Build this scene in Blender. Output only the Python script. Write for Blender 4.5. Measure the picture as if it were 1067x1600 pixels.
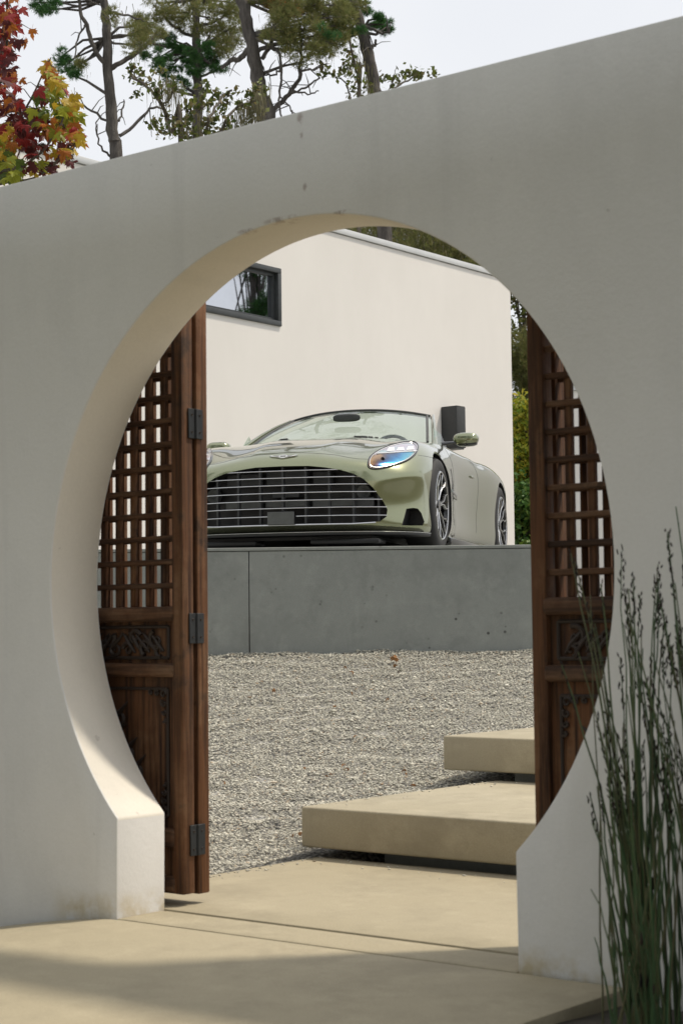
import bpy, bmesh, math, random
import numpy as np
from mathutils import Vector, Matrix
from mathutils.bvhtree import BVHTree

random.seed(7)
rng = np.random.default_rng(7)
PI = math.pi
sc = bpy.context.scene
C = sc.collection
for o in list(bpy.data.objects):
    bpy.data.objects.remove(o)

# ------------------------------------------------------------------ camera
YAW, PITCH, ROLL = 0.673018, 0.066988, -0.011062
FPX = 2734.37
CAM = Vector((3.43145, -4.07675, 0.93378))
RIGHT = Vector((math.cos(YAW), math.sin(YAW), 0))
AHEAD = Vector((-math.sin(YAW), math.cos(YAW), 0))
fw = AHEAD * math.cos(PITCH) + Vector((0, 0, math.sin(PITCH)))
up0 = RIGHT.cross(fw)
ax = RIGHT * math.cos(ROLL) + up0 * math.sin(ROLL)
ay = up0 * math.cos(ROLL) - RIGHT * math.sin(ROLL)
cd = bpy.data.cameras.new('camera')
cam = bpy.data.objects.new('camera', cd)
C.objects.link(cam)
cam.matrix_world = Matrix(((ax.x, ay.x, -fw.x, CAM.x), (ax.y, ay.y, -fw.y, CAM.y), (ax.z, ay.z, -fw.z, CAM.z), (0, 0, 0, 1)))
cd.sensor_fit = 'VERTICAL'
cd.sensor_height = 36.0
cd.sensor_width = 24.0
cd.lens = FPX / 1600 * 36
cd.clip_start, cd.clip_end = 0.05, 2000
cd.dof.use_dof = True
cd.dof.focus_distance = 13.0
cd.dof.aperture_fstop = 7.5
sc.camera = cam

# ------------------------------------------------------------------ sky and sun
SUN_TO = Vector((0.34, 0.38, 1.0)).normalized()          # towards the sun
el = math.asin(SUN_TO.z)
az = math.atan2(SUN_TO.x, SUN_TO.y)
w = bpy.data.worlds.new('World')
sc.world = w
w.use_nodes = True
nt = w.node_tree
bg = nt.nodes['Background']
sky = nt.nodes.new('ShaderNodeTexSky')
sky.sky_type = 'NISHITA'
sky.sun_disc = False
sky.sun_elevation = el
sky.sun_rotation = az
sky.dust_density = 4.0
sky.air_density = 1.0
tc = nt.nodes.new('ShaderNodeTexCoord')
cn = nt.nodes.new('ShaderNodeTexNoise')
cn.inputs['Scale'].default_value = 2.2
cn.inputs['Detail'].default_value = 5
cr = nt.nodes.new('ShaderNodeMapRange')
cr.inputs['From Min'].default_value = 0.3
cr.inputs['From Max'].default_value = 0.7
cr.inputs['To Min'].default_value = 0.80
cr.inputs['To Max'].default_value = 0.97
mix = nt.nodes.new('ShaderNodeMix')
mix.data_type = 'RGBA'
mix.inputs['B'].default_value = (7.85, 7.95, 8.15, 1)       # thin bright overcast
nt.links.new(tc.outputs['Generated'], cn.inputs['Vector'])
nt.links.new(cn.outputs['Fac'], cr.inputs['Value'])
nt.links.new(cr.outputs['Result'], mix.inputs['Factor'])
nt.links.new(sky.outputs['Color'], mix.inputs['A'])
nt.links.new(mix.outputs['Result'], bg.inputs['Color'])
bg.inputs['Strength'].default_value = 0.122
sd = bpy.data.lights.new('sun', 'SUN')
sd.energy = 3.4
sd.angle = math.radians(4.0)
sd.color = (1.0, 0.91, 0.77)
sun = bpy.data.objects.new('sun', sd)
C.objects.link(sun)
sun.rotation_euler = SUN_TO.to_track_quat('Z', 'Y').to_euler()
sun.location = (0, 0, 30)
vs = sc.view_settings
vs.view_transform = 'Standard'
vs.look = 'None'
vs.exposure = 0.0
vs.gamma = 1.0
vs.use_curve_mapping = False
sc.render.film_transparent = False
sc.cycles.max_bounces = 8
sc.cycles.transparent_max_bounces = 12

# ------------------------------------------------------------------ helpers
def P(px, py, d):
    """world point seen at a photo pixel, d metres ahead of the camera"""
    x = (px - 533.5) / FPX
    y = -(py - 800) / FPX
    c, s = math.cos(ROLL), math.sin(ROLL)
    x, y = c * x - s * y, s * x + c * y
    r = Vector((x, math.cos(PITCH) - math.sin(PITCH) * y, math.sin(PITCH) + math.cos(PITCH) * y))
    r = r / r.y * d
    return CAM + RIGHT * r.x + AHEAD * r.y + Vector((0, 0, r.z))

def LV(x, d, z=0.0):
    """x metres to the right of and d metres ahead of the camera's standpoint"""
    p = CAM + RIGHT * x + AHEAD * d
    return Vector((p.x, p.y, z))

def props(o, label=None, cat=None, group=None, kind=None):
    if label: o['label'] = label
    if cat: o['category'] = cat
    if group: o['group'] = group
    if kind: o['kind'] = kind
    return o

def empty(name, loc=(0, 0, 0), rz=0.0, label=None, cat=None, group=None, kind=None):
    o = bpy.data.objects.new(name, None)
    o.empty_display_size = 0.1
    C.objects.link(o)
    o.location = loc
    o.rotation_euler = (0, 0, rz)
    return props(o, label, cat, group, kind)

def link(name, me, m=None, parent=None):
    o = bpy.data.objects.new(name, me)
    C.objects.link(o)
    if m is not None and len(me.materials) == 0:
        me.materials.append(m)
    if parent is not None:
        o.parent = parent
    return o

def rawmesh(name, verts, quads=None, tris=None, mat=None, smooth=False, mats=None, midx=None):
    """fast mesh from numpy arrays"""
    me = bpy.data.meshes.new(name)
    verts = np.asarray(verts, dtype=np.float32)
    me.vertices.add(len(verts))
    me.vertices.foreach_set('co', verts.ravel())
    loops, starts, tot, n = [], [], [], 0
    for arr, k in ((quads, 4), (tris, 3)):
        if arr is None or len(arr) == 0: continue
        arr = np.asarray(arr, dtype=np.int32)
        loops.append(arr.ravel())
        starts.append(n + np.arange(len(arr)) * k)
        n += arr.size
    lp = np.concatenate(loops)
    st = np.concatenate(starts).astype(np.int32)
    me.loops.add(len(lp))
    me.loops.foreach_set('vertex_index', lp.astype(np.int32))
    me.polygons.add(len(st))
    me.polygons.foreach_set('loop_start', st)
    if midx is not None:
        me.polygons.foreach_set('material_index', np.asarray(midx, dtype=np.int32))
    if smooth:
        me.polygons.foreach_set('use_smooth', np.ones(len(st), dtype=bool))
    me.update(calc_edges=True)
    for m in (mats or ([mat] if mat else [])):
        me.materials.append(m)
    return me

class MB:
    """collects boxes, tubes and prisms for one mesh"""
    def __init__(s):
        s.v, s.f = [], []
    def box(s, x0, x1, y0, y1, z0, z1, M=None):
        n = len(s.v)
        q = [Vector((x, y, z)) for z in (z0, z1) for y in (y0, y1) for x in (x0, x1)]
        if M is not None: q = [M @ p for p in q]
        s.v += q
        s.f += [[n + i for i in f] for f in ((0, 2, 3, 1), (4, 5, 7, 6), (0, 1, 5, 4), (2, 6, 7, 3), (0, 4, 6, 2), (1, 3, 7, 5))]
        return s
    def tube(s, pts, rad, n=8, flat=1.0, cap=True):
        pts = [Vector(p) for p in pts]
        if not hasattr(rad, '__len__'): rad = [rad] * len(pts)
        b = len(s.v)
        ref = None
        for i, p in enumerate(pts):
            t = (pts[min(i + 1, len(pts) - 1)] - pts[max(i - 1, 0)]).normalized()
            if ref is None:
                ref = t.orthogonal().normalized()
            ref = (ref - t * ref.dot(t))
            ref = ref.normalized() if ref.length > 1e-6 else t.orthogonal().normalized()
            bi = t.cross(ref)
            for k in range(n):
                a = 2 * PI * k / n
                s.v.append(p + (ref * math.cos(a) + bi * math.sin(a) * flat) * rad[i])
        for i in range(len(pts) - 1):
            for k in range(n):
                s.f.append([b + i * n + k, b + i * n + (k + 1) % n, b + (i + 1) * n + (k + 1) % n, b + (i + 1) * n + k])
        if cap:
            s.f.append([b + k for k in range(n)][::-1])
            e = b + (len(pts) - 1) * n
            s.f.append([e + k for k in range(n)])
        return s
    def prism(s, poly, fn0, fn1):
        """poly of 2-tuples; fn0/fn1 map them to the two caps"""
        n, b = len(poly), len(s.v)
        s.v += [Vector(fn0(*p)) for p in poly] + [Vector(fn1(*p)) for p in poly]
        s.f.append([b + i for i in range(n)])
        s.f.append([b + n + i for i in range(n)][::-1])
        for i in range(n):
            j = (i + 1) % n
            s.f.append([b + i, b + n + i, b + n + j, b + j])
        return s
    def lathe(s, prof, axis='x', n=48, c=(0, 0, 0), closed=False):
        """prof: (along axis, radius)"""
        b, m = len(s.v), len(prof)
        c = Vector(c)
        for k in range(n):
            a = 2 * PI * k / n
            for (h, r) in prof:
                if axis == 'x': q = Vector((h, r * math.cos(a), r * math.sin(a)))
                elif axis == 'y': q = Vector((r * math.cos(a), h, r * math.sin(a)))
                else: q = Vector((r * math.cos(a), r * math.sin(a), h))
                s.v.append(c + q)
        for k in range(n):
            k2 = (k + 1) % n
            for i in range(m - (0 if closed else 1)):
                i2 = (i + 1) % m
                s.f.append([b + k * m + i, b + k * m + i2, b + k2 * m + i2, b + k2 * m + i])
        return s
    def mesh(s, name, mat=None, smooth=False, bevel=0.0, seg=2, angle=35, recalc=True):
        me = bpy.data.meshes.new(name)
        me.from_pydata([tuple(v) for v in s.v], [], s.f)
        bm = bmesh.new()
        bm.from_mesh(me)
        if recalc: bmesh.ops.recalc_face_normals(bm, faces=bm.faces)
        for f in bm.faces: f.smooth = smooth
        if bevel > 0:
            ed = [e for e in bm.edges if len(e.link_faces) == 2 and e.calc_face_angle(0) > math.radians(angle)]
            for f in bmesh.ops.bevel(bm, geom=ed, offset=bevel, segments=seg, profile=0.5, affect='EDGES', clamp_overlap=True)['faces']: f.smooth = True
        bm.to_mesh(me)
        bm.free()
        if smooth or bevel > 0:
            me.set_sharp_from_angle(angle=math.radians(40))
        if mat: me.materials.append(mat)
        return me
    def build(s, name, mat, parent=None, **k):
        return link(name, s.mesh(name, mat, **k), None, parent)

# ------------------------------------------------------------------ materials
class NT:
    def __init__(s, name):
        s.m = bpy.data.materials.new(name)
        s.m.use_nodes = True
        s.t = s.m.node_tree
        s.b = s.t.nodes['Principled BSDF']
    def n(s, typ, **kw):
        nd = s.t.nodes.new('ShaderNode' + typ)
        for k, v in kw.items():
            k = k.replace('_', ' ')
            if k in nd.inputs: nd.inputs[k].default_value = v
        return nd
    def l(s, a, b): s.t.links.new(a, b)
    def coord(s, kind='Object', scale=None):
        c = s.n('TexCoord').outputs[kind]
        if scale:
            mp = s.n('Mapping')
            mp.inputs['Scale'].default_value = scale
            s.l(c, mp.inputs['Vector'])
            c = mp.outputs['Vector']
        return c
    def noise(s, scale, detail=4, rough=0.6, co=None):
        nd = s.n('TexNoise')
        nd.inputs['Scale'].default_value = scale
        nd.inputs['Detail'].default_value = detail
        nd.inputs['Roughness'].default_value = rough
        if co is not None: s.l(co, nd.inputs['Vector'])
        return nd.outputs['Fac']
    def ramp(s, fac, stops):
        r = s.n('ValToRGB')
        e = r.color_ramp.elements
        while len(e) < len(stops): e.new(0.5)
        for i, (p, c) in enumerate(stops):
            e[i].position = p
            e[i].color = tuple(c) + (1,) if len(c) == 3 else c
        s.l(fac, r.inputs['Fac'])
        return r.outputs['Color']
    def mixc(s, fac, a, b, mode='MIX'):
        m = s.n('Mix')
        m.data_type = 'RGBA'
        m.blend_type = mode
        for v, k in ((fac, 'Factor'), (a, 'A'), (b, 'B')):
            i = [q for q in m.inputs if q.name == k and (q.type == 'RGBA' if k != 'Factor' else q.type == 'VALUE')][0]
            if hasattr(v, 'links'): s.l(v, i)
            else: i.default_value = v if k == 'Factor' else tuple(v) + (1,)
        return [q for q in m.outputs if q.type == 'RGBA'][0]
    def math(s, op, a, b=0.0, clamp=False):
        m = s.n('Math')
        m.operation = op
        m.use_clamp = clamp
        for i, v in enumerate((a, b)):
            if hasattr(v, 'links'): s.l(v, m.inputs[i])
            else: m.inputs[i].default_value = v
        return m.outputs[0]
    def mr(s, v, a, b, c=0.0, d=1.0):
        m = s.n('MapRange')
        s.l(v, m.inputs['Value'])
        for k, x in (('From Min', a), ('From Max', b), ('To Min', c), ('To Max', d)): m.inputs[k].default_value = x
        return m.outputs['Result']
    def sep(s, co):
        x = s.n('SeparateXYZ')
        s.l(co, x.inputs[0])
        return x.outputs
    def bump(s, h, strength=0.3, dist=0.01):
        b = s.n('Bump')
        b.inputs['Strength'].default_value = strength
        b.inputs['Distance'].default_value = dist
        s.l(h, b.inputs['Height'])
        s.l(b.outputs['Normal'], s.b.inputs['Normal'])
    def set(s, **k):
        for a, v in k.items():
            a = a.replace('_', ' ')
            i = s.b.inputs[a]
            if hasattr(v, 'links'): s.l(v, i)
            else: i.default_value = tuple(v) + (1,) if isinstance(v, tuple) and len(v) == 3 else v
        return s.m

def plain(name, col, rough=0.5, metal=0.0, var=0.12, scale=20.0, **k):
    t = NT(name)
    f = t.noise(scale, 3, 0.6, t.coord())
    c = t.ramp(f, [(0.3, tuple(x * (1 - var) for x in col)), (0.7, tuple(min(1, x * (1 + var)) for x in col))])
    return t.set(Base_Color=c, Roughness=rough, Metallic=metal, **k)

def blob(t, co, centre, rad, stretch=(1, 1, 1)):
    """1 inside an ellipsoid around a point, ragged by noise"""
    mp = t.n('Mapping')
    mp.inputs['Location'].default_value = [-c * s_ / rad for c, s_ in zip(centre, stretch)]
    mp.inputs['Scale'].default_value = [s_ / rad for s_ in stretch]
    t.l(co, mp.inputs['Vector'])
    ln = t.n('VectorMath')
    ln.operation = 'LENGTH'
    t.l(mp.outputs['Vector'], ln.inputs[0])
    return t.mr(ln.outputs['Value'], 1.0, 0.35)

def m_stucco(name='white stucco', tint=None):
    t = NT(name)
    co = t.coord()
    big = t.noise(0.9, 4, 0.6, co)
    mid = t.noise(5.0, 5, 0.6, t.coord('Object', (1, 1, 0.35)))
    c = t.ramp(big, [(0.3, (0.72, 0.705, 0.68)), (0.7, (0.78, 0.765, 0.74))])
    c = t.mixc(t.mr(mid, 0.45, 0.75, 0, 0.18), c, (0.66, 0.65, 0.635))
    blot = t.noise(2.1, 6, 0.72, t.coord('Object', (1, 1, 0.55)))
    c = t.mixc(t.mr(blot, 0.50, 0.66, 0, 0.30), c, (0.60, 0.59, 0.575))
    streak = t.noise(1.0, 5, 0.7, t.coord('Object', (5.5, 1, 0.22)))
    c = t.mixc(t.mr(streak, 0.56, 0.70, 0, 0.28), c, (0.59, 0.58, 0.565))
    c = t.mixc(t.mr(t.noise(95, 3, 0.65, co), 0.3, 0.7, 0, 0.16), c, (0.55, 0.54, 0.525))
    specks = t.mr(t.noise(14, 2, 0.5, co), 0.735, 0.77)
    c = t.mixc(t.math('MULTIPLY', specks, 0.5), c, (0.30, 0.28, 0.25))
    z = t.sep(co)[2]
    edge = t.noise(7, 4, 0.65, co)
    foot = t.math('MULTIPLY', t.mr(z, 0.085, 0.015), t.mr(edge, 0.38, 0.58), True)
    foot = t.math('MULTIPLY', foot, t.mr(t.math('ABSOLUTE', t.sep(co)[0]), 1.12, 0.95))
    c = t.mixc(t.math('MULTIPLY', foot, 0.75), c, (0.50, 0.40, 0.21))
    rag = t.mr(t.noise(26, 4, 0.7, co), 0.44, 0.56)
    for (ctr, r, st) in (((0.035, 0, 2.505), 0.030, (1.5, 1, 0.8)), ((0.04, 0, 2.455), 0.016, (1.4, 1, 0.7)), ((0.052, 0, 2.29), 0.018, (1.4, 1, 0.9)), ((-0.05, 0, 2.206), 0.10, (0.9, 1, 7.0)), ((-0.19, 0, 2.19), 0.05, (0.9, 1, 4.0)), ((0.19, 0, 2.19), 0.05, (0.9, 1, 5.0))):
        c = t.mixc(t.math('MULTIPLY', t.math('MULTIPLY', blob(t, co, ctr, r * 0.8, st), rag, True), 0.5), c, (0.17, 0.075, 0.05))
    h_ = t.math('ADD', t.noise(42, 8, 0.75, co), t.math('MULTIPLY', t.noise(5, 3, 0.6, co), 0.9))
    t.bump(h_, 0.22, 0.008)
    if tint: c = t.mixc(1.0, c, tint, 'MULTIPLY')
    return t.set(Base_Color=c, Roughness=0.88)

def m_render():
    t = NT('house render')
    co = t.coord()
    c = t.ramp(t.noise(0.7, 5, 0.62, t.coord('Object', (1, 1, 0.6))), [(0.3, (0.76, 0.732, 0.695)), (0.7, (0.82, 0.792, 0.755))])
    c = t.mixc(t.mr(t.noise(3.5, 4, 0.6, t.coord('Object', (1, 1, 0.3))), 0.5, 0.75, 0, 0.15), c, (0.72, 0.69, 0.65))
    t.bump(t.noise(40, 5, 0.7, co), 0.1, 0.005)
    return t.set(Base_Color=c, Roughness=0.9)

def m_concrete(name, a, b, stain=(0.22, 0.17, 0.10), bump=0.28, pits=0.0, sc=1.0, sp=0.5):
    t = NT(name)
    co = t.coord()
    c = t.ramp(t.noise(1.3 * sc, 5, 0.65, co), [(0.3, a), (0.7, b)])
    c = t.mixc(t.mr(t.noise(6 * sc, 5, 0.7, co), 0.5, 0.75, 0, 0.35), c, tuple(x * 0.82 for x in a))
    c = t.mixc(t.mr(t.noise(2.6 * sc, 6, 0.75, co), 0.47, 0.64, 0, 0.55), c, tuple(x * 0.72 for x in a))
    c = t.mixc(t.mr(t.noise(4.1 * sc, 5, 0.7, co), 0.52, 0.68, 0, 0.40), c, tuple(min(1, x * 1.20) for x in b))
    c = t.mixc(t.mr(t.noise(9 * sc, 3, 0.55, co), 0.70, 0.76, 0, sp), c, stain)
    c = t.mixc(t.mr(t.noise(23 * sc, 2, 0.5, co), 0.765, 0.785, 0, sp * 1.6), c, tuple(x * 0.4 for x in stain))
    if pits:
        v = t.n('TexVoronoi')
        v.inputs['Scale'].default_value = 16
        t.l(co, v.inputs['Vector'])
        mask = t.mr(t.noise(2.2, 3, 0.6, co), 0.53, 0.60)
        p = t.math('MULTIPLY', t.mr(v.outputs['Distance'], 0.20, 0.12), mask, True)
        c = t.mixc(t.math('MULTIPLY', p, pits), c, (0.05, 0.05, 0.05))
    c = t.mixc(t.mr(t.noise(150, 3, 0.7, co), 0.35, 0.65, 0, 0.34), c, tuple(x * 0.62 for x in a))
    t.bump(t.noise(120, 5, 0.7, co), bump, 0.004)
    return t.set(Base_Color=c, Roughness=0.82)

def m_wood(name, dark, light, worn, axis=2):
    t = NT(name)
    s = [38, 38, 38]
    s[axis] = 1.6
    info = t.n('ObjectInfo')
    mp = t.n('Mapping')
    mp.inputs['Scale'].default_value = s
    cx = t.n('CombineXYZ')
    for i in range(3): t.l(t.math('MULTIPLY', info.outputs['Random'], 17.0 + 5 * i), cx.inputs[i])
    t.l(cx.outputs[0], mp.inputs['Location'])
    t.l(t.coord(), mp.inputs['Vector'])
    g = t.noise(1.0, 6, 0.65, mp.outputs['Vector'])
    c = t.ramp(g, [(0.33, dark), (0.47, tuple(x * 0.6 for x in light)), (0.56, light), (0.70, tuple(x * 0.7 for x in light))])
    va = t.n('VectorMath')
    t.l(t.coord(), va.inputs[0])
    t.l(cx.outputs[0], va.inputs[1])
    w_ = t.noise(3.0, 5, 0.7, va.outputs[0])
    c = t.mixc(t.math('MULTIPLY', t.mr(w_, 0.46, 0.66), t.mr(g, 0.40, 0.60)), c, worn)
    c = t.mixc(t.mr(t.noise(6.0, 5, 0.7, va.outputs[0]), 0.56, 0.70, 0, 0.75), c, (0.018, 0.012, 0.009))
    c = t.mixc(t.math('MULTIPLY', info.outputs['Random'], 0.35), c, dark)
    t.bump(g, 0.8, 0.006)
    return t.set(Base_Color=c, Roughness=0.72, Specular_IOR_Level=0.3)

def m_leaf(name, cols, rough=0.55, trans=0.25):
    t = NT(name)
    gi = t.n('NewGeometry')
    n_ = len(cols)
    c = t.ramp(gi.outputs['Random Per Island'], [((i + 0.5) / n_, c_) for i, c_ in enumerate(cols)])
    t.set(Base_Color=c, Roughness=rough)
    t.b.inputs['Specular IOR Level'].default_value = 0.3
    if trans:
        tr = t.n('BsdfTranslucent')
        t.l(c, tr.inputs['Color'])
        mx = t.n('MixShader')
        mx.inputs[0].default_value = trans
        out = t.t.nodes['Material Output']
        t.l(t.b.outputs[0], mx.inputs[1])
        t.l(tr.outputs[0], mx.inputs[2])
        t.l(mx.outputs[0], out.inputs['Surface'])
    return t.m

def m_bark(name, a, b):
    t = NT(name)
    co = t.coord('Object', (9, 9, 1.8))
    g = t.noise(1.6, 6, 0.7, co)
    c = t.ramp(g, [(0.3, tuple(x * 0.45 for x in a)), (0.5, a), (0.72, b)])
    t.bump(g, 1.0, 0.05)
    return t.set(Base_Color=c, Roughness=0.9)

def m_gravel():
    t = NT('gravel stones')
    gi = t.n('NewGeometry')
    c = t.ramp(gi.outputs['Random Per Island'], [(0.0, (0.33, 0.32, 0.275)), (0.25, (0.46, 0.445, 0.38)), (0.6, (0.56, 0.54, 0.455)), (0.9, (0.66, 0.635, 0.55)), (0.975, (0.40, 0.30, 0.20)), (1.0, (0.18, 0.17, 0.155))])
    return t.set(Base_Color=c, Roughness=0.85)

def m_gravelbed():
    t = NT('gravel bed')
    co = t.coord()
    v = t.n('TexVoronoi')
    v.inputs['Scale'].default_value = 55
    t.l(co, v.inputs['Vector'])
    c = t.ramp(v.outputs['Color'], [(0.0, (0.17, 0.165, 0.155)), (0.5, (0.36, 0.35, 0.32)), (1.0, (0.52, 0.50, 0.46))])
    c = t.mixc(t.mr(v.outputs['Distance'], 0.3, 0.75), c, (0.10, 0.098, 0.09))
    t.bump(t.math('SUBTRACT', 1.0, v.outputs['Distance']), 1.0, 0.015)
    return t.set(Base_Color=c, Roughness=0.9)

def m_paint():
    t = NT('sage car paint')
    fl = t.noise(900, 2, 0.5, t.coord())
    c = t.ramp(fl, [(0.3, (0.275, 0.292, 0.175)), (0.7, (0.335, 0.352, 0.216))])
    return t.set(Base_Color=c, Metallic=0.90, Roughness=0.18, Coat_Weight=1.0, Coat_Roughness=0.02)

def m_glass(name, tint, refl=1.0, rough=0.0):
    m = bpy.data.materials.new(name)
    m.use_nodes = True
    t = m.node_tree
    t.nodes.clear()
    o = t.nodes.new('ShaderNodeOutputMaterial')
    mx = t.nodes.new('ShaderNodeMixShader')
    tr = t.nodes.new('ShaderNodeBsdfTransparent')
    gl = t.nodes.new('ShaderNodeBsdfGlossy')
    fr = t.nodes.new('ShaderNodeFresnel')
    fr.inputs['IOR'].default_value = 1.5 + 0.25 * (refl - 1)
    tr.inputs['Color'].default_value = tuple(tint) + (1,)
    gl.inputs['Roughness'].default_value = rough
    ge = t.nodes.new('ShaderNodeNewGeometry')
    ff = t.nodes.new('ShaderNodeMath')
    ff.operation = 'SUBTRACT'
    ff.inputs[0].default_value = 1.0
    t.links.new(ge.outputs['Backfacing'], ff.inputs[1])
    fm = t.nodes.new('ShaderNodeMath')
    fm.operation = 'MULTIPLY'
    t.links.new(fr.outputs[0], fm.inputs[0])
    t.links.new(ff.outputs[0], fm.inputs[1])
    t.links.new(fm.outputs[0], mx.inputs[0])
    t.links.new(tr.outputs[0], mx.inputs[1])
    t.links.new(gl.outputs[0], mx.inputs[2])
    t.links.new(mx.outputs[0], o.inputs['Surface'])
    return m

def m_lamp(x0, z0, x1, z1):
    """coated headlamp bowl: pearly above the light strip, rainbow film below"""
    t = NT('coated lamp bowl')
    x, y, z = t.sep(t.coord())[0:3]
    ax_ = t.math('ABSOLUTE', x)
    k = (z1 - z0) / (x1 - x0)
    dz = t.math('SUBTRACT', z, t.math('ADD', t.math('MULTIPLY', ax_, k), z0 - k * x0))
    wob = t.math('MULTIPLY', t.math('SUBTRACT', t.noise(11, 3, 0.6, t.coord()), 0.5), 0.10)
    f = t.mr(t.math('ADD', t.math('ADD', ax_, wob), t.math('MULTIPLY', dz, -0.55)), x0 - 0.02, x1 + 0.10)
    low = t.ramp(f, [(0.0, (0.10, 0.06, 0.03)), (0.12, (0.42, 0.22, 0.06)), (0.22, (0.10, 0.04, 0.02)), (0.34, (0.01, 0.05, 0.16)), (0.52, (0.015, 0.20, 0.46)), (0.68, (0.10, 0.42, 0.60)), (0.80, (0.55, 0.55, 0.25)), (0.90, (0.58, 0.36, 0.50)), (1.0, (0.45, 0.50, 0.58))])
    hi = t.ramp(t.noise(14, 3, 0.6, t.coord()), [(0.3, (0.40, 0.62, 0.60)), (0.5, (0.60, 0.56, 0.64)), (0.7, (0.58, 0.44, 0.50))])
    c = t.mixc(t.mr(dz, -0.004, 0.004), low, hi)
    return t.set(Base_Color=c, Metallic=0.8, Roughness=0.16, Coat_Weight=1.0, Coat_Roughness=0.02)

M = dict(
    stucco=m_stucco(), render=m_render(),
    path=m_concrete('sand concrete', (0.355, 0.305, 0.205), (0.405, 0.352, 0.245), sp=0.25),
    step=m_concrete('step concrete', (0.38, 0.335, 0.235), (0.44, 0.39, 0.285), sp=0.25),
    plinth=m_concrete('grey cement board', (0.245, 0.262, 0.25), (0.31, 0.328, 0.31), (0.36, 0.36, 0.35), 0.06, 1.0, 1.6, 0.25),
    wood=m_wood('old door wood', (0.026, 0.012, 0.007), (0.150, 0.064, 0.027), (0.26, 0.145, 0.078)),
    woodh=m_wood('old door wood across', (0.030, 0.015, 0.009), (0.125, 0.058, 0.028), (0.25, 0.15, 0.09), 0),
    carve=plain('blackened carving', (0.028, 0.017, 0.012), 0.6),
    iron=plain('black iron', (0.028, 0.030, 0.032), 0.55, 0.4),
    gravel=m_gravel(), gravelbed=m_gravelbed(),
    soil=plain('dark soil', (0.045, 0.038, 0.028), 0.95, 0, 0.4, 12),
    turf=plain('dry turf', (0.09, 0.085, 0.045), 0.95, 0, 0.4, 3),
    paint=m_paint(),
    black=plain('black plastic', (0.012, 0.012, 0.013), 0.45),
    gloss=plain('gloss black', (0.010, 0.010, 0.011), 0.12, 0, 0.1, 20, Coat_Weight=0.6),
    chrome=plain('polished vane', (0.62, 0.62, 0.64), 0.20, 1.0, 0.03),
    silver=plain('machined silver', (0.72, 0.72, 0.72), 0.25, 1.0, 0.05),
    white=plain('white enamel', (0.80, 0.82, 0.84), 0.25, 0, 0.03),
    rubber=plain('tyre rubber', (0.022, 0.022, 0.023), 0.75),
    greyp=plain('grey plate', (0.095, 0.10, 0.098), 0.5),
    radi=plain('radiator grey', (0.06, 0.062, 0.065), 0.55, 0.3),
    leather=plain('pale green leather', (0.28, 0.30, 0.22), 0.5),
    charcoal=plain('charcoal trim', (0.05, 0.052, 0.052), 0.6),
    winframe=plain('graphite frame', (0.055, 0.060, 0.062), 0.45, 0.2),
    coping=plain('metal coping', (0.62, 0.63, 0.63), 0.45, 0.3, 0.06, 2),
    lampbody=plain('slate lamp body', (0.035, 0.037, 0.038), 0.6),
    glass=m_glass('windscreen glass', (0.87, 0.94, 0.90)),
    clear=m_glass('clear cover', (0.97, 0.98, 0.98)),
    bark=m_bark('pine bark', (0.085, 0.075, 0.068), (0.16, 0.145, 0.13)),
    oakbark=m_bark('oak bark', (0.10, 0.085, 0.065), (0.19, 0.165, 0.13)),
    pine=m_leaf('pine needles', [(0.034, 0.105, 0.034), (0.055, 0.155, 0.040), (0.095, 0.205, 0.050), (0.040, 0.115, 0.042)], 0.55, 0.3),
    olive=m_leaf('lichened needles', [(0.14, 0.165, 0.05), (0.21, 0.21, 0.075), (0.095, 0.135, 0.04), (0.27, 0.235, 0.10)], 0.6, 0.45),
    lichen=m_leaf('hanging lichen', [(0.19, 0.175, 0.10), (0.14, 0.14, 0.08), (0.24, 0.215, 0.13)], 0.85, 0.3),
    rusty=m_leaf('rusty needles', [(0.30, 0.13, 0.03), (0.38, 0.19, 0.05)], 0.7, 0.25),
    oak=m_leaf('oak leaves', [(0.06, 0.08, 0.02), (0.11, 0.14, 0.03), (0.16, 0.18, 0.04), (0.05, 0.065, 0.02), (0.18, 0.15, 0.06)], 0.5, 0.3),
    shrub=m_leaf('yellow green leaves', [(0.34, 0.34, 0.03), (0.19, 0.27, 0.03), (0.46, 0.38, 0.05), (0.12, 0.20, 0.03)], 0.5, 0.35),
    green=m_leaf('deep green leaves', [(0.045, 0.11, 0.022), (0.075, 0.17, 0.03), (0.03, 0.075, 0.018), (0.13, 0.20, 0.03)], 0.5, 0.25),
    stem=m_leaf('reed stems', [(0.038, 0.084, 0.034), (0.060, 0.115, 0.040), (0.030, 0.065, 0.030), (0.085, 0.125, 0.045), (0.12, 0.10, 0.05)], 0.5, 0.0),
    seed=m_leaf('dark seed heads', [(0.018, 0.012, 0.010), (0.035, 0.022, 0.015), (0.012, 0.010, 0.009)], 0.8, 0.0),
    dry=m_leaf('dry leaf', [(0.20, 0.085, 0.03), (0.28, 0.15, 0.06)], 0.7, 0.1),
)
def fmat(name, col):
    return m_leaf(name, [tuple(c * 0.8 for c in col), col, tuple(min(1, c * 1.2) for c in col)], 0.5, 0.35)
MAPLE = dict(red=fmat('red maple leaf', (0.27, 0.025, 0.022)), dark=fmat('dark red maple leaf', (0.10, 0.022, 0.022)), orange=fmat('orange maple leaf', (0.38, 0.13, 0.025)),
             yellow=fmat('yellow maple leaf', (0.45, 0.31, 0.03)), lime=fmat('lime maple leaf', (0.27, 0.29, 0.03)), green=fmat('green maple leaf', (0.12, 0.18, 0.03)))

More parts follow.
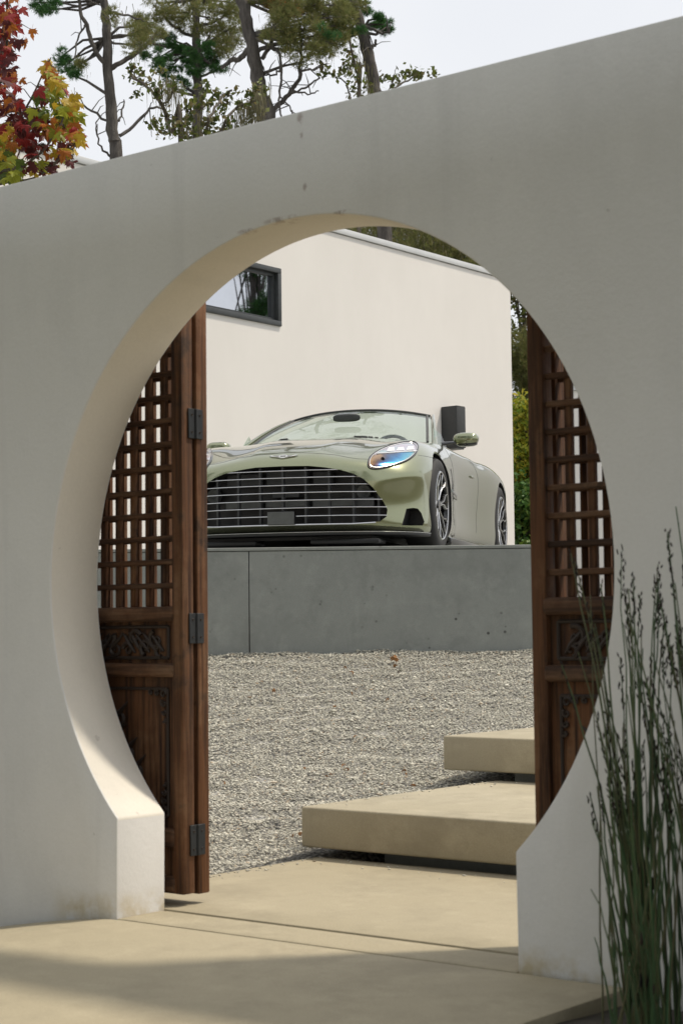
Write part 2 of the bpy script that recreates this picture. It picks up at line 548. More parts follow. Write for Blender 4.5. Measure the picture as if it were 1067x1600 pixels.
# ------------------------------------------------------------------ ground
def rise(d, x=0.0):
    """height of the gravel court d metres ahead of the camera"""
    t_ = [(-50, 0.0), (6.2, -0.03), (7.0, 0.015), (7.6, 0.06), (8.6, 0.17), (9.4, 0.29), (10.4, 0.47), (12.0, 0.785), (13, 0.80), (400, 0.80)]
    for (a, za), (b, zb) in zip(t_, t_[1:]):
        if a <= d <= b:
            return za + (zb - za) * (d - a) / (b - a)
    return t_[-1][1]

def flat_sheet(name, x0, x1, y0, y1, nx, ny, zf, mat):
    xs, ys = np.linspace(x0, x1, nx), np.linspace(y0, y1, ny)
    v = [(x, y, zf(x, y)) for y in ys for x in xs]
    q = [(j * nx + i, j * nx + i + 1, (j + 1) * nx + i + 1, (j + 1) * nx + i) for j in range(ny - 1) for i in range(nx - 1)]
    return rawmesh(name, v, q, mat=mat, smooth=True)

g = link('ground', flat_sheet('ground', -900, 900, -900, 900, 3, 3, lambda x, y: -0.14, M['turf']))
props(g, kind='structure')
b_ = link('planting_bed', flat_sheet('planting_bed', 1.125, 7, -7, -0.002, 40, 40, lambda x, y: -0.035 + 0.012 * math.sin(9 * x) * math.cos(7 * y), M['soil']))
props(b_, kind='structure')

# gravel court behind the wall, laid out along the line of sight up the slope
def court(x, y):
    v = Vector((x, y, 0)) - CAM
    return v.dot(RIGHT), v.dot(AHEAD)
xs, ds = np.linspace(-9, 9, 90), np.linspace(4.6, 26, 110)
v, q = [], []
for d in ds:
    for x in xs:
        p = LV(x, d)
        p.y = max(p.y, 0.24)
        v.append((p.x, p.y, (rise(d) if not (p.x > -1.0 and p.y < 3.0) else -0.09) - (0.045 if d < 7.9 else 0.012) + 0.008 * math.sin(5 * p.x + 2 * p.y) * math.sin(3.1 * p.y)))
nx = len(xs)
q = [(j * nx + i, j * nx + i + 1, (j + 1) * nx + i + 1, (j + 1) * nx + i) for j in range(len(ds) - 1) for i in range(nx - 1)]
gb = link('gravel_court', rawmesh('gravel_court', v, q, mat=M['gravelbed'], smooth=True))
props(gb, kind='structure')

# concrete path through the gate: three slabs with open joints
path = empty('path', kind='structure')
def dip(x):
    t_ = max(0.0, (-0.74 - x) / 0.62)
    return -0.085 * min(1.3, t_) ** 1.35
def slab(y0, y1, x0, x1, z=0.0, sag=1.0):
    nx_, ny_ = 40, 6
    mb = MB()
    xs_ = [x0 + (x1 - x0) * i / nx_ for i in range(nx_ + 1)]
    ys_ = [y0 + (y1 - y0) * i / ny_ for i in range(ny_ + 1)]
    for yy in ys_:
        for x in xs_: mb.v.append(Vector((x, yy, z + sag * dip(x))))
    n = len(mb.v)
    for yy in ys_:
        for x in xs_: mb.v.append(Vector((x, yy, z + sag * dip(x) - 0.13)))
    k = nx_ + 1
    for j in range(ny_):
        for i in range(nx_):
            a = j * k + i
            mb.f.append([a, a + 1, a + k + 1, a + k])
            mb.f.append([n + a, n + a + k, n + a + k + 1, n + a + 1])
    for i in range(nx_):
        mb.f.append([i, n + i, n + i + 1, i + 1])
        a = ny_ * k + i
        mb.f.append([a, a + 1, n + a + 1, n + a])
    for j in range(ny_):
        a = j * k
        mb.f.append([a, a + k, n + a + k, n + a])
        a = j * k + nx_
        mb.f.append([a, n + a, n + a + k, a + k])
    return mb.build('slab', M['path'], path, bevel=0.006, angle=50)
slab(-2.3, -0.024, -1.5, 1.13)
slab(-0.003, 0.203, -0.778, 0.776, -0.002)
slab(0.222, 1.56, -1.205, 1.25, 0.0, 0.0)

# ------------------------------------------------------------------ the wall with its round gateway
R_, HC, TH, TOP, PX, PZ = 1.10, 1.1015, 0.225, 2.531, 0.780, 0.316
a0 = math.atan2(PZ - HC, -PX)
a1 = math.atan2(PZ - HC, PX)
def arc_pts(n=120):
    s, e = a0 % (2 * PI), a1 % (2 * PI) - 2 * PI
    return [(R_ * math.cos(s + (e - s) * i / n), HC + R_ * math.sin(s + (e - s) * i / n)) for i in range(n + 1)]
arc = arc_pts()
poly = [(-9, -0.3), (-PX, -0.3)] + arc + [(PX, -0.3), (9, -0.3), (9, TOP), (-9, TOP)]
mb = MB().prism(poly, lambda x, z: (x, 0, z), lambda x, z: (x, TH, z))
me = bpy.data.meshes.new('garden_wall')
me.from_pydata([tuple(p) for p in mb.v], [], mb.f)
bm = bmesh.new()
bm.from_mesh(me)
bmesh.ops.recalc_face_normals(bm, faces=bm.faces)
ed = [e for e in bm.edges if len(e.link_faces) == 2 and e.calc_face_angle(0) > math.radians(40)]
bmesh.ops.bevel(bm, geom=ed, offset=0.007, segments=2, profile=0.5, affect='EDGES')
bmesh.ops.triangulate(bm, faces=[f for f in bm.faces if len(f.verts) > 4])
bm.to_mesh(me)
bm.free()
me.polygons.foreach_set('use_smooth', [max(abs(p.normal.x), abs(p.normal.y), abs(p.normal.z)) < 0.9995 for p in me.polygons])
me.set_sharp_from_angle(angle=math.radians(30))
me.materials.append(M['stucco'])
me.materials.append(m_stucco('bounce tinted stucco', (1.03, 0.985, 0.90)))  # warm ground bounce painted into the stucco colour of the arch reveal
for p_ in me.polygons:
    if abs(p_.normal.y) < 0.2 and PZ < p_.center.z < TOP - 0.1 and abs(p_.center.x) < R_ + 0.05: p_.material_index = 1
gw = link('garden_wall', me)
props(gw, 'white stucco garden wall pierced by a large round moon gate', 'wall')

# ------------------------------------------------------------------ folding lattice doors
def spiral(cx, cz, r, turns, a, n=26, s=1):
    return [(cx + r * (1 - 0.85 * i / n) * math.cos(a + s * turns * 2 * PI * i / n), cz + r * (1 - 0.85 * i / n) * math.sin(a + s * turns * 2 * PI * i / n)) for i in range(n + 1)]

DOOR_TOP, DOOR_BOT, LEAFW, LT = 2.44, 0.040, 0.62, 0.056
LAT_DX, LAT_DZ = 0.0748, 0.0823
def bar_mesh(name, sx, sy, sz, mat, bevel=0.003):
    return MB().box(-sx / 2, sx / 2, -sy / 2, sy / 2, -sz / 2, sz / 2).mesh(name, mat, bevel=bevel, seg=1)
STILE = 0.052
inner_w = LEAFW - 2 * STILE
VBAR = bar_mesh('lattice_bar', 0.0245, 0.020, DOOR_TOP - 0.05 - 1.02, M['wood'])
HBAR = bar_mesh('lattice_bar', inner_w, 0.017, 0.018, M['woodh'])
RAILS = [(0.040, 0.098), (0.194, 0.259), (0.776, 0.824), (0.968, 1.020), (DOOR_TOP - 0.06, DOOR_TOP)]
RAILM = [MB().box(-inner_w / 2 - 0.012, inner_w / 2 + 0.012, -LT / 2 - 0.007, LT / 2 - 0.004, z0, z1).mesh('rail', M['woodh'], bevel=0.014 if z1 - z0 < 0.07 else 0.006, seg=3) for z0, z1 in RAILS]
def rnd_panel(z0, z1):
    mb = MB().box(-inner_w / 2, inner_w / 2, -0.008, 0.012, z0, z1)
    return mb.mesh('panel', M['wood'])
PANELS = [rnd_panel(0.098, 0.194), rnd_panel(0.259, 0.776), rnd_panel(0.824, 0.968)]
def carving_upper():
    mb = MB()
    y = -0.012
    hw = inner_w / 2
    z0, z1 = 0.842, 0.950
    for (a, b) in (((-hw + .03, z0), (hw - .03, z0)), ((hw - .03, z0), (hw - .03, z1)), ((hw - .03, z1), (-hw + .03, z1)), ((-hw + .03, z1), (-hw + .03, z0))):
        mb.tube([(a[0], y, a[1]), (b[0], y, b[1])], 0.006, 6)
    rs = random.Random(3)
    for s in (-1, 1):
        for (cx, cz, r, tu, a, sg) in ((0.17, .905, .034, 1.1, 2.0, 1), (0.12, .880, .030, 1.2, 4.4, -1), (0.065, .910, .032, 1.0, 0.4, 1), (0.03, .872, .026, 1.2, 3.0, -1), (0.185, .866, .022, 1.0, 5.2, -1)):
            p = spiral(cx * s, cz, r, tu, a, 22, sg * s)
            mb.tube([(x, y - 0.002, z) for x, z in p], [0.0085 - 0.006 * i / len(p) for i in range(len(p))], 6)
        for k in range(5):
            x0 = s * (0.205 - 0.035 * k)
            mb.tube([(x0, y, .855 + .01 * rs.random()), (x0 - s * .02, y - .004, .885), (x0 - s * .05, y, .905 + .02 * rs.random()), (x0 - s * .07, y, .93)], [.004, .0075, .006, .002], 6)
    return mb.mesh('carving', M['carve'], smooth=True)
def carving_lower():
    mb = MB()
    y = -0.012
    hw = inner_w / 2 - 0.035
    z0, z1 = 0.30, 0.735
    for (a, b) in (((-hw, z0), (hw, z0)), ((hw, z0), (hw, z1)), ((hw, z1), (-hw, z1)), ((-hw, z1), (-hw, z0))):
        mb.tube([(a[0], y, a[1]), (b[0], y, b[1])], 0.0055, 6)
    for sx in (-1, 1):
        for (zc, sz) in ((z1, -1), (z0, 1)):
            for k, (dx, dz, r) in enumerate(((.02, .018, .016), (.05, .014, .013), (.08, .012, .010), (.018, .05, .013), (.015, .08, .011), (.012, .108, .008))):
                p = spiral(sx * (hw - dx), zc + sz * dz, r, 1.2, 0.7 * k, 14)
                mb.tube([(x, y - .002, z) for x, z in p], [0.006 - 0.004 * i / len(p) for i in range(len(p))], 5)
    # a twisting bough with leaf scrolls up the middle
    bough = [(0.05 * math.sin(6 * t_) - 0.02, 0.35 + 0.30 * t_) for t_ in [i / 20 for i in range(21)]]
    mb.tube([(x, y - .003, z) for x, z in bough], [0.014 - 0.008 * i / 20 for i in range(21)], 7)
    rs = random.Random(5)
    for i in range(2, 20, 2):
        x, z = bough[i]
        s = 1 if (i // 2) % 2 else -1
        p = spiral(x + s * .045, z + .012, .036, 1.0, PI if s > 0 else 0, 18, s)
        mb.tube([(a, y - .003, b) for a, b in p], [0.011 - 0.008 * k / len(p) for k in range(len(p))], 6)
        mb.tube([(x, y, z), (x + s * .05, y - .006, z + .03), (x + s * .085, y, z + .05 + .02 * rs.random())], [.005, .010, .002], 6)
    return mb.mesh('carving', M['carve'], smooth=True)
CARVE_U, CARVE_L = carving_upper(), carving_lower()
def stile_mesh():
    mb = MB()
    mb.box(-LEAFW / 2, -inner_w / 2, -LT / 2, LT / 2, DOOR_BOT, DOOR_TOP)
    return mb
HINGE = MB().box(-0.0035, 0.0035, -0.036, -0.003, -0.052, 0.052).box(-0.0035, 0.0035, 0.003, 0.036, -0.052, 0.052).lathe([(-0.052, 0.001), (-0.052, 0.0065), (0.052, 0.0065), (0.052, 0.001)], 'z', 12, (0.003, 0, 0)).mesh('hinge', M['iron'], bevel=0.0012, seg=1)
RIVET = MB().lathe([(0, 0.0001), (0.003, 0.003), (0.0, 0.0045)], 'x', 8).mesh('rivet', M['carve'], smooth=True)

def folding_door(xe, side, label):
    """xe: the free edge in the opening; side -1 the leaves run to -x"""
    root = empty('folding_door', (xe, 0.28, 0), 0, label, 'door', 'carved lattice doors of the moon gate')
    xc = side * LEAFW / 2
    for li in range(2):
        yc = LT / 2 + li * (LT + 0.018)
        leaf = MB()
        leaf.box(-LEAFW / 2, -inner_w / 2, -LT / 2, LT / 2, DOOR_BOT - 0.006 * li, DOOR_TOP)
        leaf.box(inner_w / 2, LEAFW / 2, -LT / 2, LT / 2, DOOR_BOT - 0.006 * li, DOOR_TOP)
        lf = leaf.build('door_leaf', M['wood'], root, bevel=0.006, seg=2)
        lf.location = (xc, yc, 0)
        for rm in RAILM: link('rail', rm, None, lf)
        for pm in PANELS: link('panel', pm, None, lf)
        link('carving', CARVE_U, None, lf)
        link('carving', CARVE_L, None, lf)
        nb = int(inner_w / LAT_DX)
        off = 0.0
        for i in range(nb):
            x = side * -(inner_w / 2 - 0.068 - i * LAT_DX) if side < 0 else -(inner_w / 2 - 0.068 - i * LAT_DX)
            if side < 0: x = inner_w / 2 - 0.068 - i * LAT_DX
            o = link('lattice_bar', VBAR, None, lf)
            o.location = (x + (0.021 if side < 0 and li else 0.004 * li), 0.008, (1.02 + DOOR_TOP - 0.05) / 2)
        z = 1.093
        while z < DOOR_TOP - 0.09:
            o = link('lattice_bar', HBAR, None, lf)
            o.location = (0, -0.006, z)
            z += LAT_DZ
    for z in (0.22, 0.943, 1.653):
        h = link('hinge', HINGE, None, root)
        h.location = (-side * 0.003, LT + 0.009, z)
        for dy in (-0.02, 0.02):
            for dz in (-0.03, 0.03):
                r = link('rivet', RIVET, None, h)
                r.location = (-side * 0.0035, dy, dz)
                if side > 0: r.rotation_euler = (0, 0, PI)
    return root
folding_door(-0.742, -1, 'carved brown lattice door leaves folded beside the pier, iron hinges showing')
folding_door(0.663, 1, 'carved brown lattice door leaves behind the dark reedy grass')

# ------------------------------------------------------------------ concrete steps
def step(x0, x1, y0, y1, ztop, th, zbase, label):
    root = empty('concrete_step', (x0, y0, zbase), 0, label, 'step', 'floating concrete steps')
    mb = MB().box(0, x1 - x0, 0, y1 - y0, ztop - th - zbase, ztop - zbase)
    mb.build('tread', M['step'], root, bevel=0.010, seg=3)
    MB().box(0.30, x1 - x0 - 0.30, 0.17, y1 - y0 - 0.12, -0.15, ztop - th - zbase).build('base', M['plinth'], root, bevel=0.004)
    return root
step(-1.265, 1.9, 1.523, 2.98, 0.205, 0.165, 0.0, 'low sand coloured concrete step just beyond the gate')
step(-1.54, 1.9, 2.93, 4.25, 0.412, 0.165, 0.205, 'upper sand coloured concrete step half hidden by the folded door')

# ------------------------------------------------------------------ display plinth
PL_TOP = 1.50
pl = empty('display_plinth', LV(0, 12.0, 0.70), YAW, 'smooth grey cement board plinth carrying the open car', 'plinth')
xl, xs_, xr, dep = -3.6, -0.638, 1.56, 7.4
MB().box(xl + 0.02, xr - 0.02, 0.03, dep, -0.3, PL_TOP - 0.70 - 0.024).build('core', M['black'], pl)
MB().box(xl, xs_ - 0.003, 0.0, 0.028, 0.068, PL_TOP - 0.70 - 0.026).build('panel', M['plinth'], pl, bevel=0.002, seg=1)
MB().box(xs_ + 0.003, xr, 0.0, 0.028, 0.068, PL_TOP - 0.70 - 0.026).build('panel', M['plinth'], pl, bevel=0.002, seg=1)
MB().box(xr - 0.019, xr + 0.003, 0.031, dep, 0.068, PL_TOP - 0.70 - 0.026).build('panel', M['plinth'], pl, bevel=0.002, seg=1)
MB().box(xl - 0.004, xr + 0.006, -0.005, dep, PL_TOP - 0.70 - 0.022, PL_TOP - 0.70).build('top_board', M['plinth'], pl, bevel=0.003, seg=1)

# ------------------------------------------------------------------ house
HX, HY1, HTOP = -9.957, 16.60, 5.92
house = empty('house', (HX, HY1, 0.8), 0, 'white rendered modern house behind the car, metal edged roof', 'house')
def hb(name, m, x0, x1, y0, y1, z0, z1, parent=house, **k):
    o = MB().box(x0 - HX, x1 - HX, y0 - HY1, y1 - HY1, z0 - 0.8, z1 - 0.8).build(name, m, parent, **k)
    return o
WY0, WY1, WZ0, WZ1 = 9.05, 11.595, 4.53, 5.225
HY0 = 3.6
# wall around the window opening
mbw = MB()
for (y0, y1, z0, z1) in ((WY1, HY1, 0.5, HTOP - 0.085), (HY0, WY0, 0.5, HTOP - 0.085), (WY0, WY1, 0.5, WZ0), (WY0, WY1, WZ1, HTOP - 0.085)):
    mbw.box(-0.35, 0, y0 - HY1, y1 - HY1, z0 - 0.8, z1 - 0.8)
mbw.box(-9, -0.35, -0.3, 0, -0.3, HTOP - 0.96)
mbw.box(-9, -0.35, HY0 - HY1, HY0 - HY1 + 0.3, -0.3, HTOP - 0.96)
mbw.build('wall', M['render'], house)
hb('roof', M['coping'], HX - 9.1, HX - 0.02, HY0 - 0.04, HY1 + 0.02, HTOP - 0.10, HTOP - 0.02)
hb('coping', M['coping'], HX - 0.4, HX + 0.022, HY0 - 0.06, HY1 + 0.022, HTOP - 0.075, HTOP, bevel=0.004)
hb('interior', M['charcoal'], HX - 2.5, HX - 0.6, WY0 - 0.3, WY1 + 0.3, WZ0 - 0.2, WZ1 + 0.2)
wf = MB()
fr = 0.062
for (y0, y1, z0, z1) in ((WY0, WY1, WZ0, WZ0 + fr), (WY0, WY1, WZ1 - fr, WZ1), (WY0, WY0 + fr, WZ0 + fr, WZ1 - fr), (WY1 - fr, WY1, WZ0 + fr, WZ1 - fr)):
    wf.box(-0.10, 0.025, y0 - HY1, y1 - HY1, z0 - 0.8, z1 - 0.8)
win = wf.build('window', M['winframe'], house, bevel=0.006)
sash = MB()
f2 = fr + 0.034
for (y0, y1, z0, z1) in ((WY0 + fr, WY1 - fr, WZ0 + fr, WZ0 + f2), (WY0 + fr, WY1 - fr, WZ1 - f2, WZ1 - fr), (WY0 + fr, WY0 + f2, WZ0 + f2, WZ1 - f2), (WY1 - f2, WY1 - fr, WZ0 + f2, WZ1 - f2)):
    sash.box(-0.09, -0.03, y0 - HY1, y1 - HY1, z0 - 0.8, z1 - 0.8)
sash.build('sash', M['winframe'], win)
pane_m = plain('mirror coated glass', (0.62, 0.64, 0.68), 0.015, 1.0, 0.03, 3)
MB().box(-0.075, -0.062, WY0 + fr - HY1, WY1 - fr - HY1, WZ0 + fr - 0.8, WZ1 - fr - 0.8).build('pane', pane_m, win)
# wall lamp on the house
wl = empty('wall_lamp', (HX, 14.86, 3.32), 0, 'dark slate box shaped wall lamp on the white house', 'lamp')
MB().box(0.0, 0.26, 0, 0.20, 0.0, 0.545).build('housing', M['lampbody'], wl, bevel=0.008)
MB().box(0.02, 0.24, 0.02, 0.18, -0.02, 0.0).build('diffuser', M['greyp'], wl)
MB().box(0.003, 0.257, 0.003, 0.197, 0.547, 0.553).build('cap', M['lampbody'], wl, bevel=0.004)

# white wall that closes the court on the right
sw = empty('court_wall', LV(2.66, 21.0, 0.8), YAW, 'plain white wall seen through the lattice beside the plinth', 'wall')
MB().box(0, 7.5, 0, 0.3, -0.4, 2.98).build('wall', M['render'], sw, bevel=0.008)
MB().box(-0.02, 7.5, -0.02, 0.32, 2.983, 3.04).build('coping', M['coping'], sw)

# ------------------------------------------------------------------ the car
CAR_YAW = YAW - math.radians(13.9)
car = empty('convertible_car', LV(-0.195, 13.33, PL_TOP), CAR_YAW, 'sage green open two seat sports car displayed on the grey plinth', 'car')
# plan outline of the widest line, shoulder line (lat, y, z) for stations around the car; y runs back from the front axle
RING = [  # (lat, y) widest,   shoulder (lat, y, z)
    ((0.00, -0.975), (0.00, -0.905, 0.680)), ((0.22, -0.970), (0.21, -0.900, 0.677)), ((0.45, -0.940), (0.42, -0.855, 0.662)),
    ((0.66, -0.865), (0.585, -0.745, 0.655)), ((0.81, -0.765), (0.675, -0.60, 0.722)), ((0.915, -0.62), (0.745, -0.42, 0.790)),
    ((0.965, -0.45), (0.795, -0.25, 0.838)), ((0.985, -0.20), (0.825, -0.08, 0.862)), ((0.990, 0.10), (0.84, 0.15, 0.875)),
    ((0.985, 0.42), (0.85, 0.42, 0.883)), ((0.950, 0.75), (0.86, 0.75, 0.890)), ((0.935, 1.20), (0.86, 1.20, 0.890)),
    ((0.938, 1.70), (0.855, 1.70, 0.893)), ((0.965, 2.15), (0.86, 2.15, 0.905)), ((0.998, 2.55), (0.87, 2.55, 0.925)),
    ((1.005, 2.90), (0.86, 2.90, 0.930)), ((0.985, 3.25), (0.81, 3.25, 0.920)), ((0.920, 3.55), (0.74, 3.53, 0.905)),
    ((0.78, 3.75), (0.62, 3.70, 0.893)), ((0.50, 3.86), (0.42, 3.80, 0.893)), ((0.00, 3.90), (0.00, 3.84, 0.900))]
def rows(k):
    """(inset, z) for rows 0..4"""
    if k <= 2: return [(0.06, 0.130), (0.012, 0.165), (0.0, 0.32), (0.0, 0.47), (0.012, 0.60)]
    if k == 3: return [(0.06, 0.130), (0.012, 0.165), (0.02, 0.31), (0.0, 0.48), (0.004, 0.60)]
    if k == 4: return [(0.06, 0.130), (0.025, 0.165), (0.050, 0.31), (0.0, 0.525), (0.055, 0.615)]
    if k == 5: return [(0.05, 0.130), (0.015, 0.165), (0.050, 0.32), (0.0, 0.545), (0.055, 0.64)]
    if k == 6: return [(0.04, 0.130), (0.0, 0.17), (0.022, 0.33), (0.0, 0.56), (0.030, 0.68)]
    if k <= 9: return [(0.03, 0.125), (0.0, 0.19), (0.0, 0.36), (0.0, 0.55), (0.025, 0.735)]
    if k <= 12: return [(0.05, 0.125), (0.005, 0.20), (0.04, 0.37), (0.012, 0.57), (0.0, 0.755)]
    if k <= 16: return [(0.04, 0.13), (0.0, 0.22), (0.01, 0.40), (0.0, 0.60), (0.012, 0.80)]
    return [(0.10, 0.18), (0.03, 0.28), (0.0, 0.45), (0.0, 0.62), (0.0, 0.78)]
NK = len(RING)
def ring_pt(k, r):
    (x, y), (sx, sy, sz) = RING[k]
    if r == 5: return Vector((sx, sy, sz))
    p0, p1 = RING[max(k - 1, 0)][0], RING[min(k + 1, NK - 1)][0]
    t_ = Vector((p1[0] - p0[0], p1[1] - p0[1], 0))
    if k in (0, NK - 1): t_ = Vector((1 if k == 0 else -1, 0, 0))
    n_ = Vector((-t_.y, t_.x, 0)).normalized()          # inward
    ins, z = rows(k)[r]
    p = Vector((x, y, z)) + n_ * ins
    if k in (0, NK - 1): p.x = 0
    return p
YC = [-0.74, -0.52, -0.30, -0.08, 0.15, 0.38, 0.75, 1.20, 1.70, 2.15, 2.55, 2.90, 3.25]
ZT = [(0.747, 0.744, 0.706), (0.806, 0.802, 0.762), (0.849, 0.845, 0.803), (0.884, 0.880, 0.836), (0.915, 0.911, 0.868), (0.942, 0.938, 0.903),
      (0.950, 0.942, 0.905), (0.94, 0.93, 0.91), (0.94, 0.93, 0.91), (0.955, 0.945, 0.925), (0.97, 0.96, 0.945), (0.972, 0.964, 0.95), (0.955, 0.948, 0.938)]
WC = (0.0, 0.36, 0.72)
bm = bmesh.new()
vd = {}
def vget(key, co):
    if key not in vd: vd[key] = bm.verts.new(co)
    return vd[key]
def RV(s, k, r):
    p = ring_pt(k, r)
    if k in (0, NK - 1): s = 0
    return vget(('r', s, k, r), (p.x * (s if s else 0), p.y, p.z))
def TV(s, c, j, r):
    if j == 0: return RV(s, c, r)
    if j == 14: return RV(s, (20, 19, 18, 17)[c], r)
    k = 3 + j
    if c == 3: return RV(s, k, r)
    e = ring_pt(k, r)
    if c == 0: s = 0
    if r == 5:
        yy = YC[j - 1] + (e.y - YC[j - 1]) * WC[c] ** 2
        co = (e.x * WC[c] * s, yy, ZT[j - 1][c])
    else:
        co = (e.x * WC[c] * s, e.y, e.z)
    return vget(('t', s, c, j, r), co)
for s in (1, -1):
    for k in range(NK - 1):
        for r in range(5):
            bm.faces.new((RV(s, k, r), RV(s, k + 1, r), RV(s, k + 1, r + 1), RV(s, k, r + 1)))
    for r in (0, 5):
        for j in range(14):
            for c in range(3):
                bm.faces.new((TV(s, c, j, r), TV(s, c + 1, j, r), TV(s, c + 1, j + 1, r), TV(s, c, j + 1, r)))
bmesh.ops.recalc_face_normals(bm, faces=bm.faces)
cr_l = bm.edges.layers.float.new('crease_edge')
def crease(va, vb, val):
    e = bm.edges.get((va, vb))
    if e: e[cr_l] = val
for s in (1, -1):
    for k in range(NK - 1): crease(RV(s, k, 0), RV(s, k + 1, 0), 0.8)
    for k in range(9, 13): crease(RV(s, k, 5), RV(s, k + 1, 5), 0.4)
    for j in range(0, 6): crease(TV(s, 1, j, 5), TV(s, 1, j + 1, 5), 0.7)
    for k in range(3, 6): crease(RV(s, k, 3), RV(s, k + 1, 3), 0.45)
cage = bpy.data.meshes.new('car_cage')
bm.to_mesh(cage)
bm.free()
for m_ in (M['paint'], M['black'], M['leather']): cage.materials.append(m_)

tmp = []
def cutter(mb, mat):
    o = mb.build('cutter', mat)
    tmp.append(o)
    return o
GR = [(0.0, .597), (.20, .594), (.32, .580), (.43, .560), (.52, .532), (.59, .494), (.65, .434), (.715, .335), (.740, .280), (.733, .228), (.690, .193), (.5, .180), (0.0, .172)]
grille_poly = GR + [(-x, z) for x, z in GR[-2:0:-1]]
cut = []
for y_, r_ in ((0.0, 0.392), (2.885, 0.398)):
    for s in (1, -1):
        cut.append(cutter(MB().lathe([(s * 0.52, 0.0001), (s * 0.52, r_), (s * 1.3, r_), (s * 1.3, 0.0001)], 'x', 64, (0, y_, 0.355)), M['black']))
cut.append(cutter(MB().prism(grille_poly, lambda x, z: (x, -1.4, z), lambda x, z: (x * 0.985, -0.70, z)), M['black']))
for s in (1, -1):
    poly_i = [(.860, .290), (.90, .299), (.928, .296), (.948, .265), (.964, .205), (.955, .176), (.885, .170), (.832, .170), (.846, .225)]
    cut.append(cutter(MB().prism([(s * x, z) for x, z in poly_i], lambda x, z: (x, -1.2, z), lambda x, z: (x * 0.97, -0.46, z)), M['black']))
ck = [(0.66, 0.60), (0.71, 0.75), (0.72, 1.2), (0.71, 2.0), (0.62, 2.3), (0.3, 2.36)]
ck = [(-0.4, 0.5), (0.4, 0.5)] + ck + [(-x, y) for x, y in ck[::-1]]
cut.append(cutter(MB().prism(ck, lambda x, y: (x, y, 0.42), lambda x, y: (x, y, 1.5)), M['leather']))
body0 = link('body', cage)
ss = body0.modifiers.new('s', 'SUBSURF')
ss.levels = ss.render_levels = 3
for c_ in cut:
    b = body0.modifiers.new('b', 'BOOLEAN')
    b.operation = 'DIFFERENCE'
    b.solver = 'EXACT'
    b.object = c_
    b.material_mode = 'TRANSFER'
bpy.context.view_layer.update()
dg = bpy.context.evaluated_depsgraph_get()
bmesh_final = bpy.data.meshes.new_from_object(body0.evaluated_get(dg), preserve_all_data_layers=False, depsgraph=dg)
# the skin before cutting, for laying lamps and seams onto it
for md in list(body0.modifiers)[1:]: body0.modifiers.remove(md)
bpy.context.view_layer.update()
dg = bpy.context.evaluated_depsgraph_get()
skin_me = bpy.data.meshes.new_from_object(body0.evaluated_get(dg), depsgraph=dg)
bmx = bmesh.new()
bmx.from_mesh(skin_me)
SKIN = BVHTree.FromBMesh(bmx)
bmx.free()
bpy.data.objects.remove(body0)
for o in tmp: bpy.data.objects.remove(o)
bmesh_final.shade_smooth()
bmesh_final.set_sharp_from_angle(angle=math.radians(38))
body = link('body', bmesh_final, None, car)

def front(x, z):
    h = SKIN.ray_cast(Vector((x, -3, z)), Vector((0, 1, 0)))
    return (h[0], h[1]) if h[0] is not None else (Vector((x, -0.5, z)), Vector((0, -1, 0)))
def above(x, y):
    h = SKIN.ray_cast(Vector((x, y, 3)), Vector((0, 0, -1)))
    return (h[0], h[1]) if h[0] is not None else (Vector((x, y, 0.8)), Vector((0, 0, 1)))
def aside(s, y, z):
    h = SKIN.ray_cast(Vector((s * 3, y, z)), Vector((-s, 0, 0)))
    return (h[0], h[1]) if h[0] is not None else (Vector((s * 0.95, y, z)), Vector((s, 0, 0)))
CARM = (Matrix.Translation(car.location) @ Matrix.Rotation(CAR_YAW, 4, 'Z')).inverted()
def sight(px, py, flip=False):
    """where the line of sight through a photo pixel meets the car's skin (car space)"""
    a, b = CARM @ CAM, CARM @ P(px, py, 12)
    h = SKIN.ray_cast(a, (b - a).normalized())
    if h[0] is None: return None
    q, n_ = h[0].copy(), h[1].copy()
    if flip: q.x, n_.x = -q.x, -n_.x
    return q, n_
def smooth_poly(pts, n):
    """closed Catmull-Rom through the points"""
    out, m = [], len(pts)
    for i in range(n):
        t_ = i / n * m
        k = int(t_)
        u = t_ - k
        p = [Vector(pts[(k + j - 1) % m]) for j in range(4)]
        out.append(0.5 * ((2 * p[1]) + (-p[0] + p[2]) * u + (2 * p[0] - 5 * p[1] + 4 * p[2] - p[3]) * u * u + (-p[0] + 3 * p[1] - 3 * p[2] + p[3]) * u ** 3))
    return out
def patch(outline, cast, lift, dome, rings=6):
    """a fitted shield over an outline laid on the skin"""
    c = sum((Vector(p) for p in outline), Vector((0,) * len(outline[0]))) / len(outline)
    vs_, fs_ = [], []
    n = len(outline)
    for r in range(rings):
        t_ = 1 - r / rings
        for p in outline:
            q = c + (Vector(p) - c) * t_
            h, nn = cast(*q)
            vs_.append(h + nn * (lift + dome * (1 - t_ * t_)))
    h, nn = cast(*c)
    vs_.append(h + nn * (lift + dome))
    for r in range(rings - 1):
        for i in range(n):
            fs_.append([r * n + i, r * n + (i + 1) % n, (r + 1) * n + (i + 1) % n, (r + 1) * n + i])
    for i in range(n): fs_.append([(rings - 1) * n + i, (rings - 1) * n + (i + 1) % n, rings * n])
    mb = MB()
    mb.v, mb.f = vs_, fs_
    return mb
